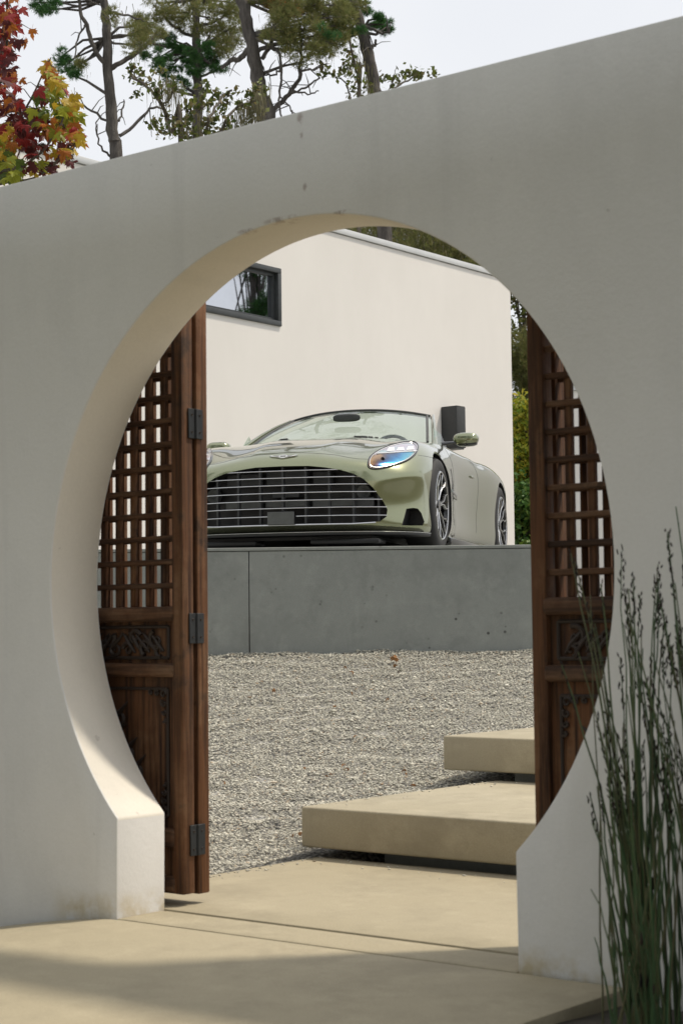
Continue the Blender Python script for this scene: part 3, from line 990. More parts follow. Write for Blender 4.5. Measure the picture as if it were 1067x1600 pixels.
# headlights, traced where they sit on the skin and mirrored to the other side
HL = [(575.5, 729), (577, 716), (588, 706.5), (603, 699), (620, 693.5), (637, 690.5), (648, 691.5), (653, 698), (649, 709), (637, 719), (620, 726), (603, 730.5), (586, 733)]
la, lb = sight(588, 710.2)[0], sight(650, 706.0)[0]
M['lamp'] = m_lamp(la.x, la.z, lb.x, lb.z)
for s in (1, -1):
    cast_l = lambda x, y, s=s: sight(x, y, s < 0)
    ol = smooth_poly(HL, 48)
    hb_ = patch(ol, cast_l, 0.003, 0.004).build('headlight', M['lamp'], car, smooth=True)
    mb = MB()
    rim = [cast_l(p.x, p.y) for p in ol]
    mb.tube([a + n_ * 0.004 for a, n_ in rim] + [rim[0][0] + rim[0][1] * 0.004], 0.006, 6, cap=False)
    mb.build('bezel', M['gloss'], hb_, smooth=True)
    mb = MB()
    inr = [cast_l(613 + (p.x - 613) * .93, 712 + (p.y - 712) * .9) for p in ol]
    mb.tube([a + n_ * 0.006 for a, n_ in inr] + [inr[0][0] + inr[0][1] * 0.006], 0.003, 6, cap=False)
    mb.build('inner_ring', M['silver'], hb_, smooth=True)
    a_, n_ = cast_l(598, 718)
    pj = MB().lathe([(0, .0005), (.006, .008), (.010, .014), (.004, .0155), (0, .016)], 'y', 20)
    for v_ in pj.v: v_.y = -v_.y
    pj = pj.build('projector_lens', M['gloss'], hb_, smooth=True)
    pj.location = a_ + n_ * .004
    for (x0, y0, x1, y1) in ((604, 706.5, 616, 700), (619, 705.5, 631, 700), (634, 704.5, 646, 698.5)):
        q = [(x0, y0), (x1, y0 - .8), (x1 - 1, y1), (x0 + 3, y1 + .6)]
        patch([Vector(p) for p in q], cast_l, 0.009, 0.003, 2).build('light_bar', M['white'], hb_)
    pts_ = [cast_l(588 + 62 * t_, 710.2 - 4.2 * t_) for t_ in [i / 12 for i in range(13)]]
    MB().tube([a + n_ * 0.008 for a, n_ in pts_], 0.0045, 6).build('light_strip', M['white'], hb_)
# grille
def noseY(x):
    pts_ = [(-0.8, -0.775), (-0.66, -0.865), (-.45, -.94), (-.22, -.97), (0, -.975), (.22, -.97), (.45, -.94), (.66, -.865), (.8, -.775)]
    for (a, b), (c_, d_) in zip(pts_, pts_[1:]):
        if a <= x <= c_: return b + (d_ - b) * (x - a) / (c_ - a)
    return -0.775
def half_w(z):
    best = 0
    for (x0, z0), (x1, z1) in zip(GR, GR[1:]):
        if min(z0, z1) <= z <= max(z0, z1) and z0 != z1:
            best = max(best, x0 + (x1 - x0) * (z - z0) / (z1 - z0))
    return best
for z in (.563, .512, .459, .405, .350, .296, .238):
    hw = half_w(z) - 0.004
    xs2 = [-hw + 2 * hw * i / 30 for i in range(31)]
    if z < .27:
        for lo, hi in ((-hw, -0.105), (0.105, hw)):
            xs2 = [lo + (hi - lo) * i / 16 for i in range(17)]
            MB().tube([(x, noseY(x) + 0.022, z) for x in xs2], 0.0036, 8).build('grille_vane', M['chrome'], car, smooth=True)
    else:
        MB().tube([(x, noseY(x) + 0.022, z) for x in xs2], 0.0036, 8).build('grille_vane', M['chrome'], car, smooth=True)
xs2 = [-.66 + 1.32 * i / 30 for i in range(31)]
MB().tube([(x, noseY(x) + 0.01, .176 + max(0, abs(x) - .5) * .06) for x in xs2], 0.006, 8).build('grille_vane', M['chrome'], car, smooth=True)
for i in range(-4, 5):
    x = i * 0.168 - (0.0 if i else 0)
    zt = max([z for z in [0.2 + 0.005 * k for k in range(80)] if half_w(z) > abs(x) + 0.01] or [0.3])
    MB().box(x - 0.007, x + 0.007, noseY(x) + 0.045, noseY(x) + 0.10, 0.185, zt).build('grille_bar', M['radi'], car)
for (x0, x1, z0, z1, m_, dy) in ((-.46, -.20, .47, .565, 'radi', .16), (-.15, .15, .47, .575, 'radi', .16), (.19, .33, .47, .565, 'radi', .16), (-.46, -.2, .31, .36, 'greyp', .13), (-.15, .15, .31, .36, 'greyp', .13), (.19, .5, .31, .365, 'greyp', .13), (-.1, .1, .38, .425, 'radi', .13), (.5, .64, .30, .37, 'radi', .10)):
    MB().box(x0, x1, -0.975 + dy + 0.1 * abs(x0 + x1) / 2, -0.72, z0, z1).build('radiator_block', M[m_], car, bevel=0.004, seg=1)
for x in (-.56, .56):
    MB().lathe([(0, .001), (-.02, .03), (-.03, .05), (0, .055)], 'y', 20, (x, -0.76, .41)).build('sensor', M['greyp'], car, smooth=True)
MB().box(-0.098, 0.098, -0.985, -0.972, 0.178, 0.270).build('plate_holder', M['greyp'], car, bevel=0.003, seg=1)
# winged badge
wing = [(0, .020), (.018, .019), (.030, .014), (.060, .013), (.096, .017), (.104, .013), (.088, .003), (.062, -.003), (.040, -.010), (.022, -.014), (.016, -.018), (0, -.020)]
wing = wing + [(-x, z) for x, z in wing[-2:0:-1]]
bp, bn = front(0, 0.666)
up_b = (Vector((0, 0, 1)) - bn * bn.z).normalized()
def bpt(x, z, o): 
    h, nn = front(x, bp.z + z * up_b.z)
    return h + nn * o
bdg = MB().prism(wing, lambda x, z: bpt(x, z, 0.001), lambda x, z: bpt(x, z, 0.008)).build('winged_badge', M['silver'], car)
inn = [(x * 0.86, z * 0.72) for x, z in wing]
MB().prism(inn, lambda x, z: bpt(x, z, 0.007), lambda x, z: bpt(x, z, 0.0095)).build('badge_enamel', M['white'], bdg)
MB().prism([(-.020, -.007), (.020, -.007), (.022, .007), (-.022, .007)], lambda x, z: bpt(x, z, 0.009), lambda x, z: bpt(x, z, 0.0112)).build('badge_bar', M['greyp'], bdg)
for s in (1, -1):
    for k in range(3):
        MB().tube([bpt(s * .028, .007 - .006 * k, .0100), bpt(s * (.080 - .014 * k), .009 - .006 * k, .0100)], 0.0010, 4).build('badge_feather', M['greyp'], bdg)
# seams and vents laid on the skin
def seam(name, pts, cast, r=0.0022, m_='black', lift=-0.0008):
    f = []
    for (a, b) in zip(pts, pts[1:]):
        n = 8
        for i in range(n): f.append(tuple(u + (v_ - u) * i / n for u, v_ in zip(a, b)))
    f.append(pts[-1])
    MB().tube([(lambda h: h[0] + h[1] * lift)(cast(*p)) for p in f], r, 5).build(name, M[m_], car, smooth=True)
hood = []
for (x, y) in ((443, 707.5), (466, 707.6), (495, 708.5), (522, 710.5), (545, 715.0), (560, 717), (574, 717.5)):
    h_ = sight(x, y)
    if h_: hood.append((max(0.0, h_[0].x), h_[0].y))
hood[0] = (0.0, hood[0][1])
seam('bonnet_seam', [(-x, y) for x, y in hood[::-1]] + hood[1:], above)
for s in (1, -1):
    seam('wing_seam', [(653, 711), (668, 713.5), (681, 716.5)], lambda x, y, s=s: sight(x, y, s < 0))
    v_ol = [Vector((s * x, y)) for x, y in ((.235, .12), (.30, .10), (.40, .30), (.425, .42), (.40, .44), (.33, .33))]
    vt = patch(v_ol, above, 0.002, 0.0, 3).build('bonnet_vent', M['black'], car)
    for k in range(4):
        y = .17 + .065 * k
        a, b = above(s * (.265 + .04 * k), y), above(s * (.325 + .028 * k), y + .01)
        MB().tube([a[0] + a[1] * .006, b[0] + b[1] * .006], 0.005, 5).build('vent_slat', M['charcoal'], vt)
    seam('door_seam', [(.66, .87), (.64, .70), (.62, .45), (.66, .24)], lambda y, z, s=s: aside(s, y, z))
    seam('door_seam', [(1.86, .87), (1.88, .70), (1.86, .45), (1.80, .24)], lambda y, z, s=s: aside(s, y, z))
    vo = [(.46, .66), (.50, .68), (.57, .56), (.60, .44), (.55, .40), (.49, .52)]
    sv = patch([Vector(p) for p in vo], lambda y, z, s=s: aside(s, y, z), 0.002, 0, 3).build('side_vent', M['black'], car)
    a, b = aside(s, .47, .50), aside(s, .95, .46)
    MB().tube([a[0], (a[0] + b[0]) / 2 + a[1] * 0.012, b[0]], [.014, .010, .003], 8).build('side_strake', M['chrome'], sv, smooth=True)
    hd = [aside(s, y, .70) for y in (1.55, 1.60, 1.68, 1.72)]
    MB().tube([h + n_ * .006 for h, n_ in hd], [.006, .011, .011, .006], 8).build('door_handle', M['paint'], car, smooth=True)
# splitter, sills, underside
out = [(x, y) for (x, y), _ in RING[:7]]
spl = MB()
top_o = [(x * 1.012 + 0.004, y - 0.028 + 0.02 * max(0, x - .6)) for x, y in out]
full = [(-x, y) for x, y in top_o[:0:-1]] + top_o
spl.prism(full + [(0.95, -0.40), (-0.95, -0.40)], lambda x, y: (x, y, 0.098), lambda x, y: (x, y, 0.116))
so = spl.build('splitter', M['black'], car, bevel=0.004)
MB().tube([(x, y - 0.001, 0.120) for x, y in full], 0.0022, 5).build('splitter_edge', M['silver'], so, smooth=True)
MB().box(-0.62, 0.62, -0.80, 3.7, 0.075, 0.15).build('underbody', M['black'], car)
for x in (-.45, .45): MB().box(x - .25, x + .25, -.93, -.7, .035, .07).build('air_dam', M['black'], car, bevel=.01)
for s in (1, -1):
    MB().box(min(s * .80, s * .965), max(s * .80, s * .965), 0.44, 2.42, 0.075, 0.135).build('sill', M['gloss'], car, bevel=0.012)
# windscreen
def ws(u, v_):
    """u -1..1 across, v 0..1 up"""
    lat = (0.775 + (0.605 - 0.775) * v_) * u
    y = 0.52 + 0.17 * abs(u) ** 2.2 + (0.86 - 0.04 * abs(u) ** 2) * v_
    z = 0.925 + (0.345 - 0.055 * abs(u) ** 2.2) * v_ + 0.02 * math.sin(PI * v_)
    return Vector((lat, y, z - 0.02 * abs(u) ** 3 * (1 - v_)))
mb = MB()
nu, nv = 28, 12
for side_ in (0, 1):
    for j in range(nv + 1):
        for i in range(nu + 1): mb.v.append(ws(-1 + 2 * i / nu, j / nv) + Vector((0, 0.005 * side_, -0.002 * side_)))
off_ = (nu + 1) * (nv + 1)
for side_ in (0, 1):
    for j in range(nv):
        for i in range(nu):
            a = off_ * side_ + j * (nu + 1) + i
            mb.f.append([a, a + 1, a + nu + 2, a + nu + 1] if side_ == 0 else [a, a + nu + 1, a + nu + 2, a + 1])
wsc = mb.build('windscreen', M['glass'], car, smooth=True, recalc=False)
top = [ws(-1 + 2 * i / 28, 1.0) + Vector((0, 0.01, 0.006)) for i in range(29)]
MB().tube(top, 0.009, 8).build('header_rail', M['charcoal'], wsc, smooth=True)
band = MB()
for j in range(2):
    for i in range(29): band.v.append(ws(-1 + 2 * i / 28, (0.93, 1.0)[j]) + Vector((0, 0.012, -0.004)))
for i in range(28): band.f.append([i, i + 1, i + 30, i + 29])
bo = band.build('shade_band', M['charcoal'], wsc, smooth=True)
sol = bo.modifiers.new('s', 'SOLIDIFY')
sol.thickness = 0.004
for s in (1, -1):
    pl_ = [ws(s * 1.0, v_) + Vector((s * 0.018, 0.012, 0)) for v_ in [i / 10 for i in range(-2, 11)]]
    MB().tube(pl_, [0.034 - 0.0012 * i for i in range(13)], 10, 0.75).build('windscreen_pillar', M['paint'], car, smooth=True)
    pl_ = [ws(s * 0.955, v_) + Vector((0, 0.010, 0.0)) for v_ in [i / 10 for i in range(0, 11)]]
    MB().tube(pl_, 0.011, 8).build('pillar_trim', M['charcoal'], wsc, smooth=True)
    q0 = [(s * .80, .66, .90), (s * .845, .95, .885), (s * .80, .94, 1.0), (s * .775, .80, 1.02)]
    mb = MB()
    mb.v = [Vector(p) for p in q0] + [Vector(p) - Vector((s * 0.006, 0, 0)) for p in q0]
    mb.f = [[0, 1, 2, 3], [7, 6, 5, 4], [0, 4, 5, 1], [1, 5, 6, 2], [2, 6, 7, 3], [3, 7, 4, 0]]
    mb.build('quarter_light', M['glass'], car)
# interior
rs_ = random.Random(2)
def pillow(cx, cy, cz, sx, sy, sz, e=0.45, n=20, m_=12):
    mb = MB()
    sg = lambda v_, p: math.copysign(abs(v_) ** p, v_)
    for j in range(m_ + 1):
        ph = -PI / 2 + PI * j / m_
        for i in range(n):
            t_ = 2 * PI * i / n
            mb.v.append(Vector((cx + sx * sg(math.cos(ph), e) * sg(math.cos(t_), e), cy + sy * sg(math.cos(ph), e) * sg(math.sin(t_), e), cz + sz * sg(math.sin(ph), e))))
    for j in range(m_):
        for i in range(n): mb.f.append([j * n + i, j * n + (i + 1) % n, (j + 1) * n + (i + 1) % n, (j + 1) * n + i])
    return mb
for s in (1, -1):
    st = pillow(s * .36, 1.62, .56, .24, .27, .10).build('seat', M['leather'], car, smooth=True)
    bk = pillow(0, 0, 0, .23, .09, .27).build('backrest', M['leather'], st, smooth=True)
    bk.location = (s * .36, 1.92, .78)
    bk.rotation_euler = (-0.25, 0, 0)
pillow(0, .84, .84, .66, .16, .07).build('dashboard', M['leather'], car, smooth=True)
ring = [(.37 + .175 * math.cos(2 * PI * i / 32), 1.02 + .05 * math.sin(2 * PI * i / 32), .845 + .165 * math.sin(2 * PI * i / 32)) for i in range(33)]
sw_ = MB().tube(ring, 0.015, 8, cap=False).build('steering_wheel', M['charcoal'], car, smooth=True)
MB().tube([(.37, .98, .845), (.37, .80, .80)], .03, 10).build('steering_column', M['black'], sw_)
MB().box(.21, .53, 1.005, 1.02, .83, .86).build('spoke', M['charcoal'], sw_)
pillow(0.03, .90, 1.155, .115, .018, .032, .6).build('rear_view_mirror', M['charcoal'], car, smooth=True)
pillow(0, 2.62, .935, .55, .26, .05, .7).build('tonneau_hump', M['paint'], car, smooth=True)
# door mirrors
for s in (1, -1):
    mr = pillow(s * 1.03, .80, .935, .100, .075, .050, .72, 28, 16).build('door_mirror', M['paint'], car, smooth=True)
    pillow(s * 1.035, .803, .905, .085, .062, .030, .7).build('mirror_foot', M['gloss'], mr, smooth=True)
    MB().box(min(s * .95, s * 1.11), max(s * .95, s * 1.11), .868, .878, .905, .965).build('mirror_glass', M['chrome'], mr, bevel=.004)
    MB().tube([(s * .84, .74, .895), (s * .93, .76, .905), (s * 1.03, .79, .91)], [.022, .014, .018], 10, .6).build('mirror_arm', M['gloss'], mr, smooth=True)
# tail lights
for s in (1, -1):
    pts_ = [Vector((s * (.50 + .35 * i / 8), 4.2, .70)) for i in range(9)]
    hh = [SKIN.ray_cast(p, Vector((0, -1, 0))) for p in pts_]
    MB().tube([h[0] for h in hh if h[0] is not None], .012, 6).build('tail_light', plain('tail red', (.35, .01, .01), .2), car, smooth=True)
# wheels
def wheel(s, y, R, wd, xo, rot):
    rr = R - 0.092
    t_ = MB().lathe([(-wd, rr + .004), (-wd * .98, R - .045), (-wd * .92, R - .012), (-wd * .80, R - .001), (-wd * .2, R), (-.030, R - .001), (-.012, R - .014), (-.002, R - .042), (0.0, rr + .02), (-.006, rr), (-.02, rr - .006), (-wd, rr - .006)], 'x', 72, closed=True)
    me_t = t_.mesh('tyre', M['rubber'], smooth=True)
    wl_ = link('wheel', me_t, None, car)
    wl_.location = (s * xo, y, R)
    wl_.rotation_euler = (rot, 0, 0 if s > 0 else PI)
    MB().lathe([(-.006, rr + .002), (-.001, rr - .006), (-.004, rr - .014), (-.02, rr - .020), (-wd + .01, rr - .03), (-wd + .01, rr - .04), (-.03, rr - .03)], 'x', 64).build('rim', M['gloss'], wl_, smooth=True)
    MB().lathe([(-.0005, rr - .004), (.0015, rr - .008), (-.0015, rr - .013)], 'x', 64).build('rim_edge', M['silver'], wl_, smooth=True)
    MB().lathe([(-.09, .001), (-.09, .19), (-.10, .19), (-.10, .001)], 'x', 48).build('brake_disc', M['radi'], wl_, smooth=True)
    MB().lathe([(-.02, .001), (-.018, .04), (-.03, .055), (-.08, .06)], 'x', 24).build('hub', M['gloss'], wl_, smooth=True)
    N = 7
    for k in range(N):
        a = 2 * PI * k / N
        def pt(r, da, x): return Vector((x, r * math.cos(a + da), r * math.sin(a + da)))
        sp, ed_ = MB(), MB()
        for sg in (1, -1):
            line = [(.045, sg * .18, -.032), (.115, sg * .055, -.024), (.165, sg * .10, -.016), (.205, sg * .26, -.010), (rr - .008, sg * .22, -.006)]
            sp.tube([pt(*q) - Vector((.012, 0, 0)) for q in line], [.014, .011, .010, .009, .008], 6)
            ed_.tube([pt(*q) + Vector((.002, 0, 0)) for q in line], [.0045, .0042, .0042, .0042, .004], 5)
        sp.tube([pt(.165, .10, -.028), pt(.165, -.10, -.028)], .008, 6)
        spo = sp.build('spoke', M['gloss'], wl_, smooth=True)
        ed_.build('spoke_edge', M['silver'], wl_, smooth=True)
    return wl_
for s in (1, -1):
    w1 = wheel(s, 0.0, .352, .25, .978, 0.2 * s)
    w2 = wheel(s, 2.885, .358, .29, .990, 0.5)

# ------------------------------------------------------------------ vegetation builders
def unit(n):
    v = rng.normal(size=(n, 3))
    return v / np.linalg.norm(v, axis=1, keepdims=True)

def blades(base, dirs, length, width):
    """thin quads from base along dirs -> verts, quads"""
    n = len(base)
    side = np.cross(dirs, unit(n))
    side /= np.linalg.norm(side, axis=1, keepdims=True) + 1e-9
    length = np.broadcast_to(np.asarray(length, float).reshape(-1, 1), (n, 1))
    width = np.broadcast_to(np.asarray(width, float).reshape(-1, 1), (n, 1))
    tip = base + dirs * length
    v = np.stack([base - side * width * .5, base + side * width * .5, tip + side * width * .18, tip - side * width * .18], 1).reshape(-1, 3)
    q = np.arange(n * 4).reshape(-1, 4)
    return v, q

def rhombs(cen, size, flat=0.5):
    """small leaf-shaped rhombs, slightly folded"""
    n = len(cen)
    d = unit(n)
    d[:, 2] -= 0.25
    d /= np.linalg.norm(d, axis=1, keepdims=True)
    s = np.cross(d, unit(n))
    s /= np.linalg.norm(s, axis=1, keepdims=True) + 1e-9
    size = np.broadcast_to(np.asarray(size, float).reshape(-1, 1), (n, 1))
    v = np.stack([cen - d * size * .5, cen + s * size * .5 * flat, cen + d * size * .5, cen - s * size * .5 * flat], 1).reshape(-1, 3)
    return v, np.arange(n * 4).reshape(-1, 4)

def needle_clump(c, r, tufts, per=11, ln=0.13, wd=0.006, squash=0.65):
    """tufts spread through a cushion; each tuft a brush of needles"""
    p = unit(tufts) * (rng.random((tufts, 1)) ** 0.4) * r
    p[:, 2] *= squash
    axis = p / (np.linalg.norm(p, axis=1, keepdims=True) + 1e-6) + np.array([0, 0, 0.5]) + 0.4 * unit(tufts)
    axis /= np.linalg.norm(axis, axis=1, keepdims=True)
    b = np.repeat(p + np.array(c), per, 0)
    d = np.repeat(axis, per, 0) + 0.75 * unit(tufts * per)
    d /= np.linalg.norm(d, axis=1, keepdims=True)
    return blades(b, d, ln * (0.7 + 0.6 * rng.random(tufts * per)), wd)

def merge(parts):
    vs_, qs_, n = [], [], 0
    for v, q in parts:
        vs_.append(v)
        qs_.append(q + n)
        n += len(v)
    return np.concatenate(vs_), np.concatenate(qs_)

def foliage(name, parts, mat, root):
    v, q = merge(parts)
    o = link(name, rawmesh(name, v - np.array(root.location), q, mat=mat), None, root)
    if name in ('lichen', 'dead_needles'): props(o, kind='stuff')
    return o

def strands(cs, n, ln, spread, wd=0.012):
    """hanging lichen under a set of points"""
    out = []
    for c in cs:
        b = np.array(c) + rng.normal(size=(n, 3)) * spread
        d = np.tile([0, 0, -1.0], (n, 1)) + 0.22 * unit(n)
        d /= np.linalg.norm(d, axis=1, keepdims=True)
        out.append(blades(b, d, ln * (0.3 + rng.random(n)), wd))
    return out

def limb(root, name, pts, r0, r1, mat, n=8, wob=0.0):
    """tapered limb through points with added mid points"""
    pts = [Vector(p) for p in pts]
    f = []
    for i in range(len(pts) - 1):
        a, b = pts[i], pts[i + 1]
        p0 = pts[max(i - 1, 0)]
        p3 = pts[min(i + 2, len(pts) - 1)]
        m_ = 5
        for k in range(m_):
            u = k / m_
            q = 0.5 * ((2 * a) + (b - p0) * u + (2 * p0 - 5 * a + 4 * b - p3) * u * u + (3 * a - p0 - 3 * b + p3) * u ** 3)
            f.append(q + Vector((random.uniform(-wob, wob), random.uniform(-wob, wob), random.uniform(-wob, wob))))
    f.append(pts[-1])
    L = len(f) - 1
    mb = MB().tube([p - root.location for p in f], [(r0 + (r1 - r0) * i / L) * random.uniform(.93, 1.07) for i in range(L + 1)], n)
    return mb.build(name, mat, root, smooth=True), f

def px_r(w_, d): return w_ * d / FPX * 0.5

def pine(label, trunk, wpx, d, limbs, clumps, olives, lich, extra=24, rust=(), group='pines behind the garden wall'):
    """trunk, limbs, clumps traced at distance d; clumps (px, py, r_px, tufts)"""
    base = P(trunk[0][0], trunk[0][1], d)
    g_ = Vector((base.x, base.y, 0.75))
    root = empty('pine_tree', g_, 0, label, 'tree', group)
    pts = [g_ - Vector((0, 0, 0.3))] + [P(x, y, d) for x, y in trunk]
    pts[0].x, pts[0].y = pts[1].x + (pts[1].x - pts[2].x) * 0.6, pts[1].y + (pts[1].y - pts[2].y) * 0.6
    limb(root, 'trunk', pts, px_r(wpx * 1.15, d), px_r(wpx * 0.55, d), M['bark'], 12, 0.02)
    for (w0, w1, pp) in limbs:
        dz = random.uniform(-0.6, 0.6)
        q = [P(x, y, d + dz * i / len(pp)) for i, (x, y) in enumerate(pp)]
        _, f = limb(root, 'branch', q, px_r(w0, d), px_r(w1, d), M['bark'], 6, 0.02)
        tw = MB()
        for k in range(3):
            a = random.choice(f[len(f) // 3:])
            e = a + Vector((random.gauss(0, .2), random.gauss(0, .2), random.gauss(.05, .2)))
            tw.tube([a - g_, (a + e) / 2 - g_ + Vector((0, 0, .04)), e - g_], [.010, .008, .004], 4)
        props(tw.build('twig', M['bark'], root), kind='stuff')
    parts = []
    for (x, y, r, n) in clumps:
        c = P(x, y, d + random.uniform(-.8, .8))
        for _k in range(4):
            o_ = Vector((random.gauss(0, 1), random.gauss(0, 1), random.gauss(0, .6))) * (r * 0.62 * d / FPX)
            parts.append(needle_clump(c + o_, r * random.uniform(.42, .68) * d / FPX, int(n * .52), 13, 0.065, 0.0052))
    tp = P(*trunk[-1], d)
    ex = []
    for _ in range(extra):
        a, rr = random.uniform(0, 2 * PI), random.uniform(0.3, 2.6)
        ex.append((tp.x + rr * math.cos(a), tp.y + rr * math.sin(a), tp.z + random.uniform(-0.6, 2.6)))
    for c in ex: parts.append(needle_clump(c, random.uniform(.3, .6), 60, 11, .08, .006))
    if parts: foliage('crown', parts, M['pine'], root)
    po, pl2 = [], []
    for (x, y, r, n) in [(x_ + random.gauss(0, 11), y_ + random.gauss(0, 9) - 3, r_, n_) for (x_, y_, r_, n_) in olives for _q in range(2)] + olives:
        c = P(x, y, d + random.uniform(-.9, .9))
        po.append(needle_clump(c, r * 1.15 * d / FPX, int(n * 2.4), 10, 0.085, 0.0065, 0.8))
    if po: foliage('lichened_crown', po, M['olive'], root)
    cs = [P(x, y, d + random.uniform(-.4, .4)) for x, y in lich]
    if cs: foliage('lichen', strands(cs, 14, 0.22, 0.10), M['lichen'], root)
    cs = [P(x, y, d) for x, y in rust]
    if cs: foliage('dead_needles', [needle_clump(c, .13, 60, 8, .09, .012) for c in cs], M['rusty'], root)
    # thin boughs carrying the clumps
    tw = MB()
    for (x, y, r, n) in clumps + olives:
        e = P(x, y, d)
        best = min(range(len(pts)), key=lambda i: (pts[i] - e).length + abs(pts[i].z - e.z))
        a = pts[best]
        if (a - e).length < 3.2:
            m_ = (a + e) / 2 + Vector((random.uniform(-.1, .1), random.uniform(-.1, .1), random.uniform(-.12, .12)))
            tw.tube([a - g_, m_ - g_, e - g_], [.030, .022, .010], 5)
    if tw.v: tw.build('bough', M['bark'], root, smooth=True)
    return root

# pines above the wall
pine('slender bare trunked pine standing farthest left, beside the maple', [(183, 300), (178, 215), (172, 150), (167, 60), (163, 0), (158, -120), (150, -300)], 19, 29,
     [(9, 5, [(171, 106), (150, 80), (135, 40), (122, 0), (110, -60)]), (9, 5, [(173, 108), (200, 92), (225, 73), (252, 52)]), (6, 3, [(187, 214), (215, 190), (240, 168), (262, 175)]),
      (5, 3, [(172, 192), (150, 178), (122, 160)]), (4, 2, [(134, 40), (122, 55), (116, 92)]), (4, 2, [(173, 246), (156, 224), (150, 192)]), (4, 2, [(186, 190), (192, 172), (194, 156)]), (5, 2, [(170, 20), (190, 22), (215, 28), (236, 38)]), (3, 2, [(165, 8), (145, 4), (128, -8)])],
     [(58, 4, 13, 70), (74, 12, 13, 70), (66, 18, 12, 60), (92, 92, 11, 60), (100, 106, 12, 70), (110, 116, 10, 50), (118, 104, 9, 34), (106, 96, 9, 40), (84, 2, 10, 40), (50, -8, 14, 60)],
     [(208, 42, 9, 16), (222, 56, 9, 18), (215, 70, 8, 14), (232, 42, 9, 18), (128, 100, 6, 10), (176, 20, 8, 14)], [(170, 28), (182, 26), (206, 44), (222, 66), (130, 108), (190, 24), (120, 100), (228, 48)])
pine('dark green dense needled pine between the two taller trunks', [(309, 300), (310, 150), (308, 80), (305, 0), (302, -160)], 16, 31,
     [(6, 3, [(308, 60), (285, 50), (262, 30), (240, 8)]), (6, 3, [(309, 40), (335, 34), (358, 18)]), (5, 3, [(310, 120), (330, 112), (348, 104)])],
     [(252, 88, 13, 85), (275, 72, 13, 90), (290, 92, 14, 100), (312, 84, 13, 90), (330, 100, 13, 90), (343, 108, 11, 70), (242, 68, 12, 70), (266, 108, 13, 80), (300, 116, 12, 80), (284, 130, 11, 60), (232, 90, 10, 50), (263, 60, 11, 60), (322, 72, 11, 60), (338, 88, 11, 65), (278, 84, 12, 80), (306, 100, 12, 80), (296, 140, 9, 40), (258, 122, 10, 50), (246, 100, 11, 60)],
     [(214, 60, 10, 18), (225, 44, 11, 20), (262, 20, 12, 22), (282, 10, 12, 24), (300, 24, 12, 24), (322, 12, 12, 26), (338, 30, 12, 26), (352, 48, 12, 24), (360, 64, 11, 20), (344, 64, 11, 22), (330, 50, 11, 22), (362, 20, 12, 22), (370, 40, 11, 20), (356, 84, 9, 14), (246, 6, 10, 18), (275, 38, 10, 18), (310, 44, 10, 18), (366, 4, 12, 24), (236, 30, 9, 14)],
     [(312, 18), (322, 26), (336, 44), (350, 58), (300, 8), (262, 16), (286, 4), (360, 70), (344, 66), (215, 70), (370, 34), (330, 8), (318, 40), (275, 24), (362, 48)])
pine('thick leaning pine trunk rising over the middle of the wall', [(418, 230), (412, 185), (402, 118), (390, 55), (378, 0), (362, -90), (350, -200)], 25, 27,
     [(10, 6, [(392, 74), (376, 90), (360, 96), (346, 106)]), (8, 4, [(400, 80), (428, 70), (452, 66), (478, 58)]), (9, 4, [(420, 178), (446, 152), (466, 124), (470, 80), (468, 42)]), (7, 4, [(410, 92), (424, 70), (428, 48), (446, 30), (470, 12)]),
      (5, 3, [(425, 76), (437, 84), (440, 120), (436, 156), (440, 182)]), (4, 2, [(469, 112), (482, 108), (496, 108)]), (4, 2, [(452, 146), (476, 138), (494, 124), (500, 122)]), (3, 2, [(456, 143), (480, 146), (498, 142)]), (4, 2, [(440, 108), (428, 116), (412, 118)]), (3, 2, [(437, 150), (452, 166), (458, 178)]), (5, 2, [(470, 90), (492, 84), (512, 74)])],
     [(500, 45, 9, 26), (512, 52, 9, 26), (524, 40, 9, 28), (530, 54, 9, 26)],
     [(426, 12, 12, 26), (442, 26, 12, 26), (460, 10, 12, 26), (478, 22, 12, 26), (494, 10, 12, 26), (450, 46, 11, 20), (472, 44, 11, 22), (490, 36, 11, 22), (508, 22, 11, 22), (430, 40, 10, 18), (452, 66, 10, 16), (474, 64, 10, 18), (496, 62, 10, 18), (514, 66, 9, 16), (486, 78, 9, 14), (522, 8, 11, 22), (534, 26, 10, 20), (442, 80, 8, 10), (504, 78, 8, 12), (418, 58, 9, 12), (528, 68, 8, 12), (476, 96, 7, 9)],
     [(432, 30), (452, 40), (470, 30), (490, 50), (505, 70), (445, 60), (480, 64), (515, 60), (460, 20), (425, 20)], extra=30, rust=[(430, 6), (444, 12), (455, 14), (458, 18), (424, 2)])
pine('leaning pine trunk farthest right above the wall, with a broken stub', [(598, 230), (588, 150), (576, 95), (565, 50), (552, 0), (535, -90), (525, -200)], 21, 28,
     [(6, 4, [(577, 80), (584, 72), (587, 62)]), (7, 3, [(566, 52), (545, 44), (522, 48), (500, 60)]), (6, 3, [(562, 34), (580, 46), (598, 52), (608, 50)]), (5, 3, [(560, 20), (540, 30), (520, 26)])],
     [(574, 22, 10, 50), (590, 28, 10, 55), (600, 38, 10, 60), (592, 46, 10, 55), (604, 42, 8, 40), (580, 38, 9, 40), (566, 10, 9, 40), (562, 48, 8, 30)],
     [(540, 12, 11, 22), (532, 36, 10, 18), (545, 44, 10, 18), (520, 50, 10, 16), (508, 60, 9, 14), (525, 62, 9, 12), (548, 24, 10, 18), (536, 56, 8, 10)],
     [(566, 92), (572, 110), (545, 50), (556, 70), (525, 56)])

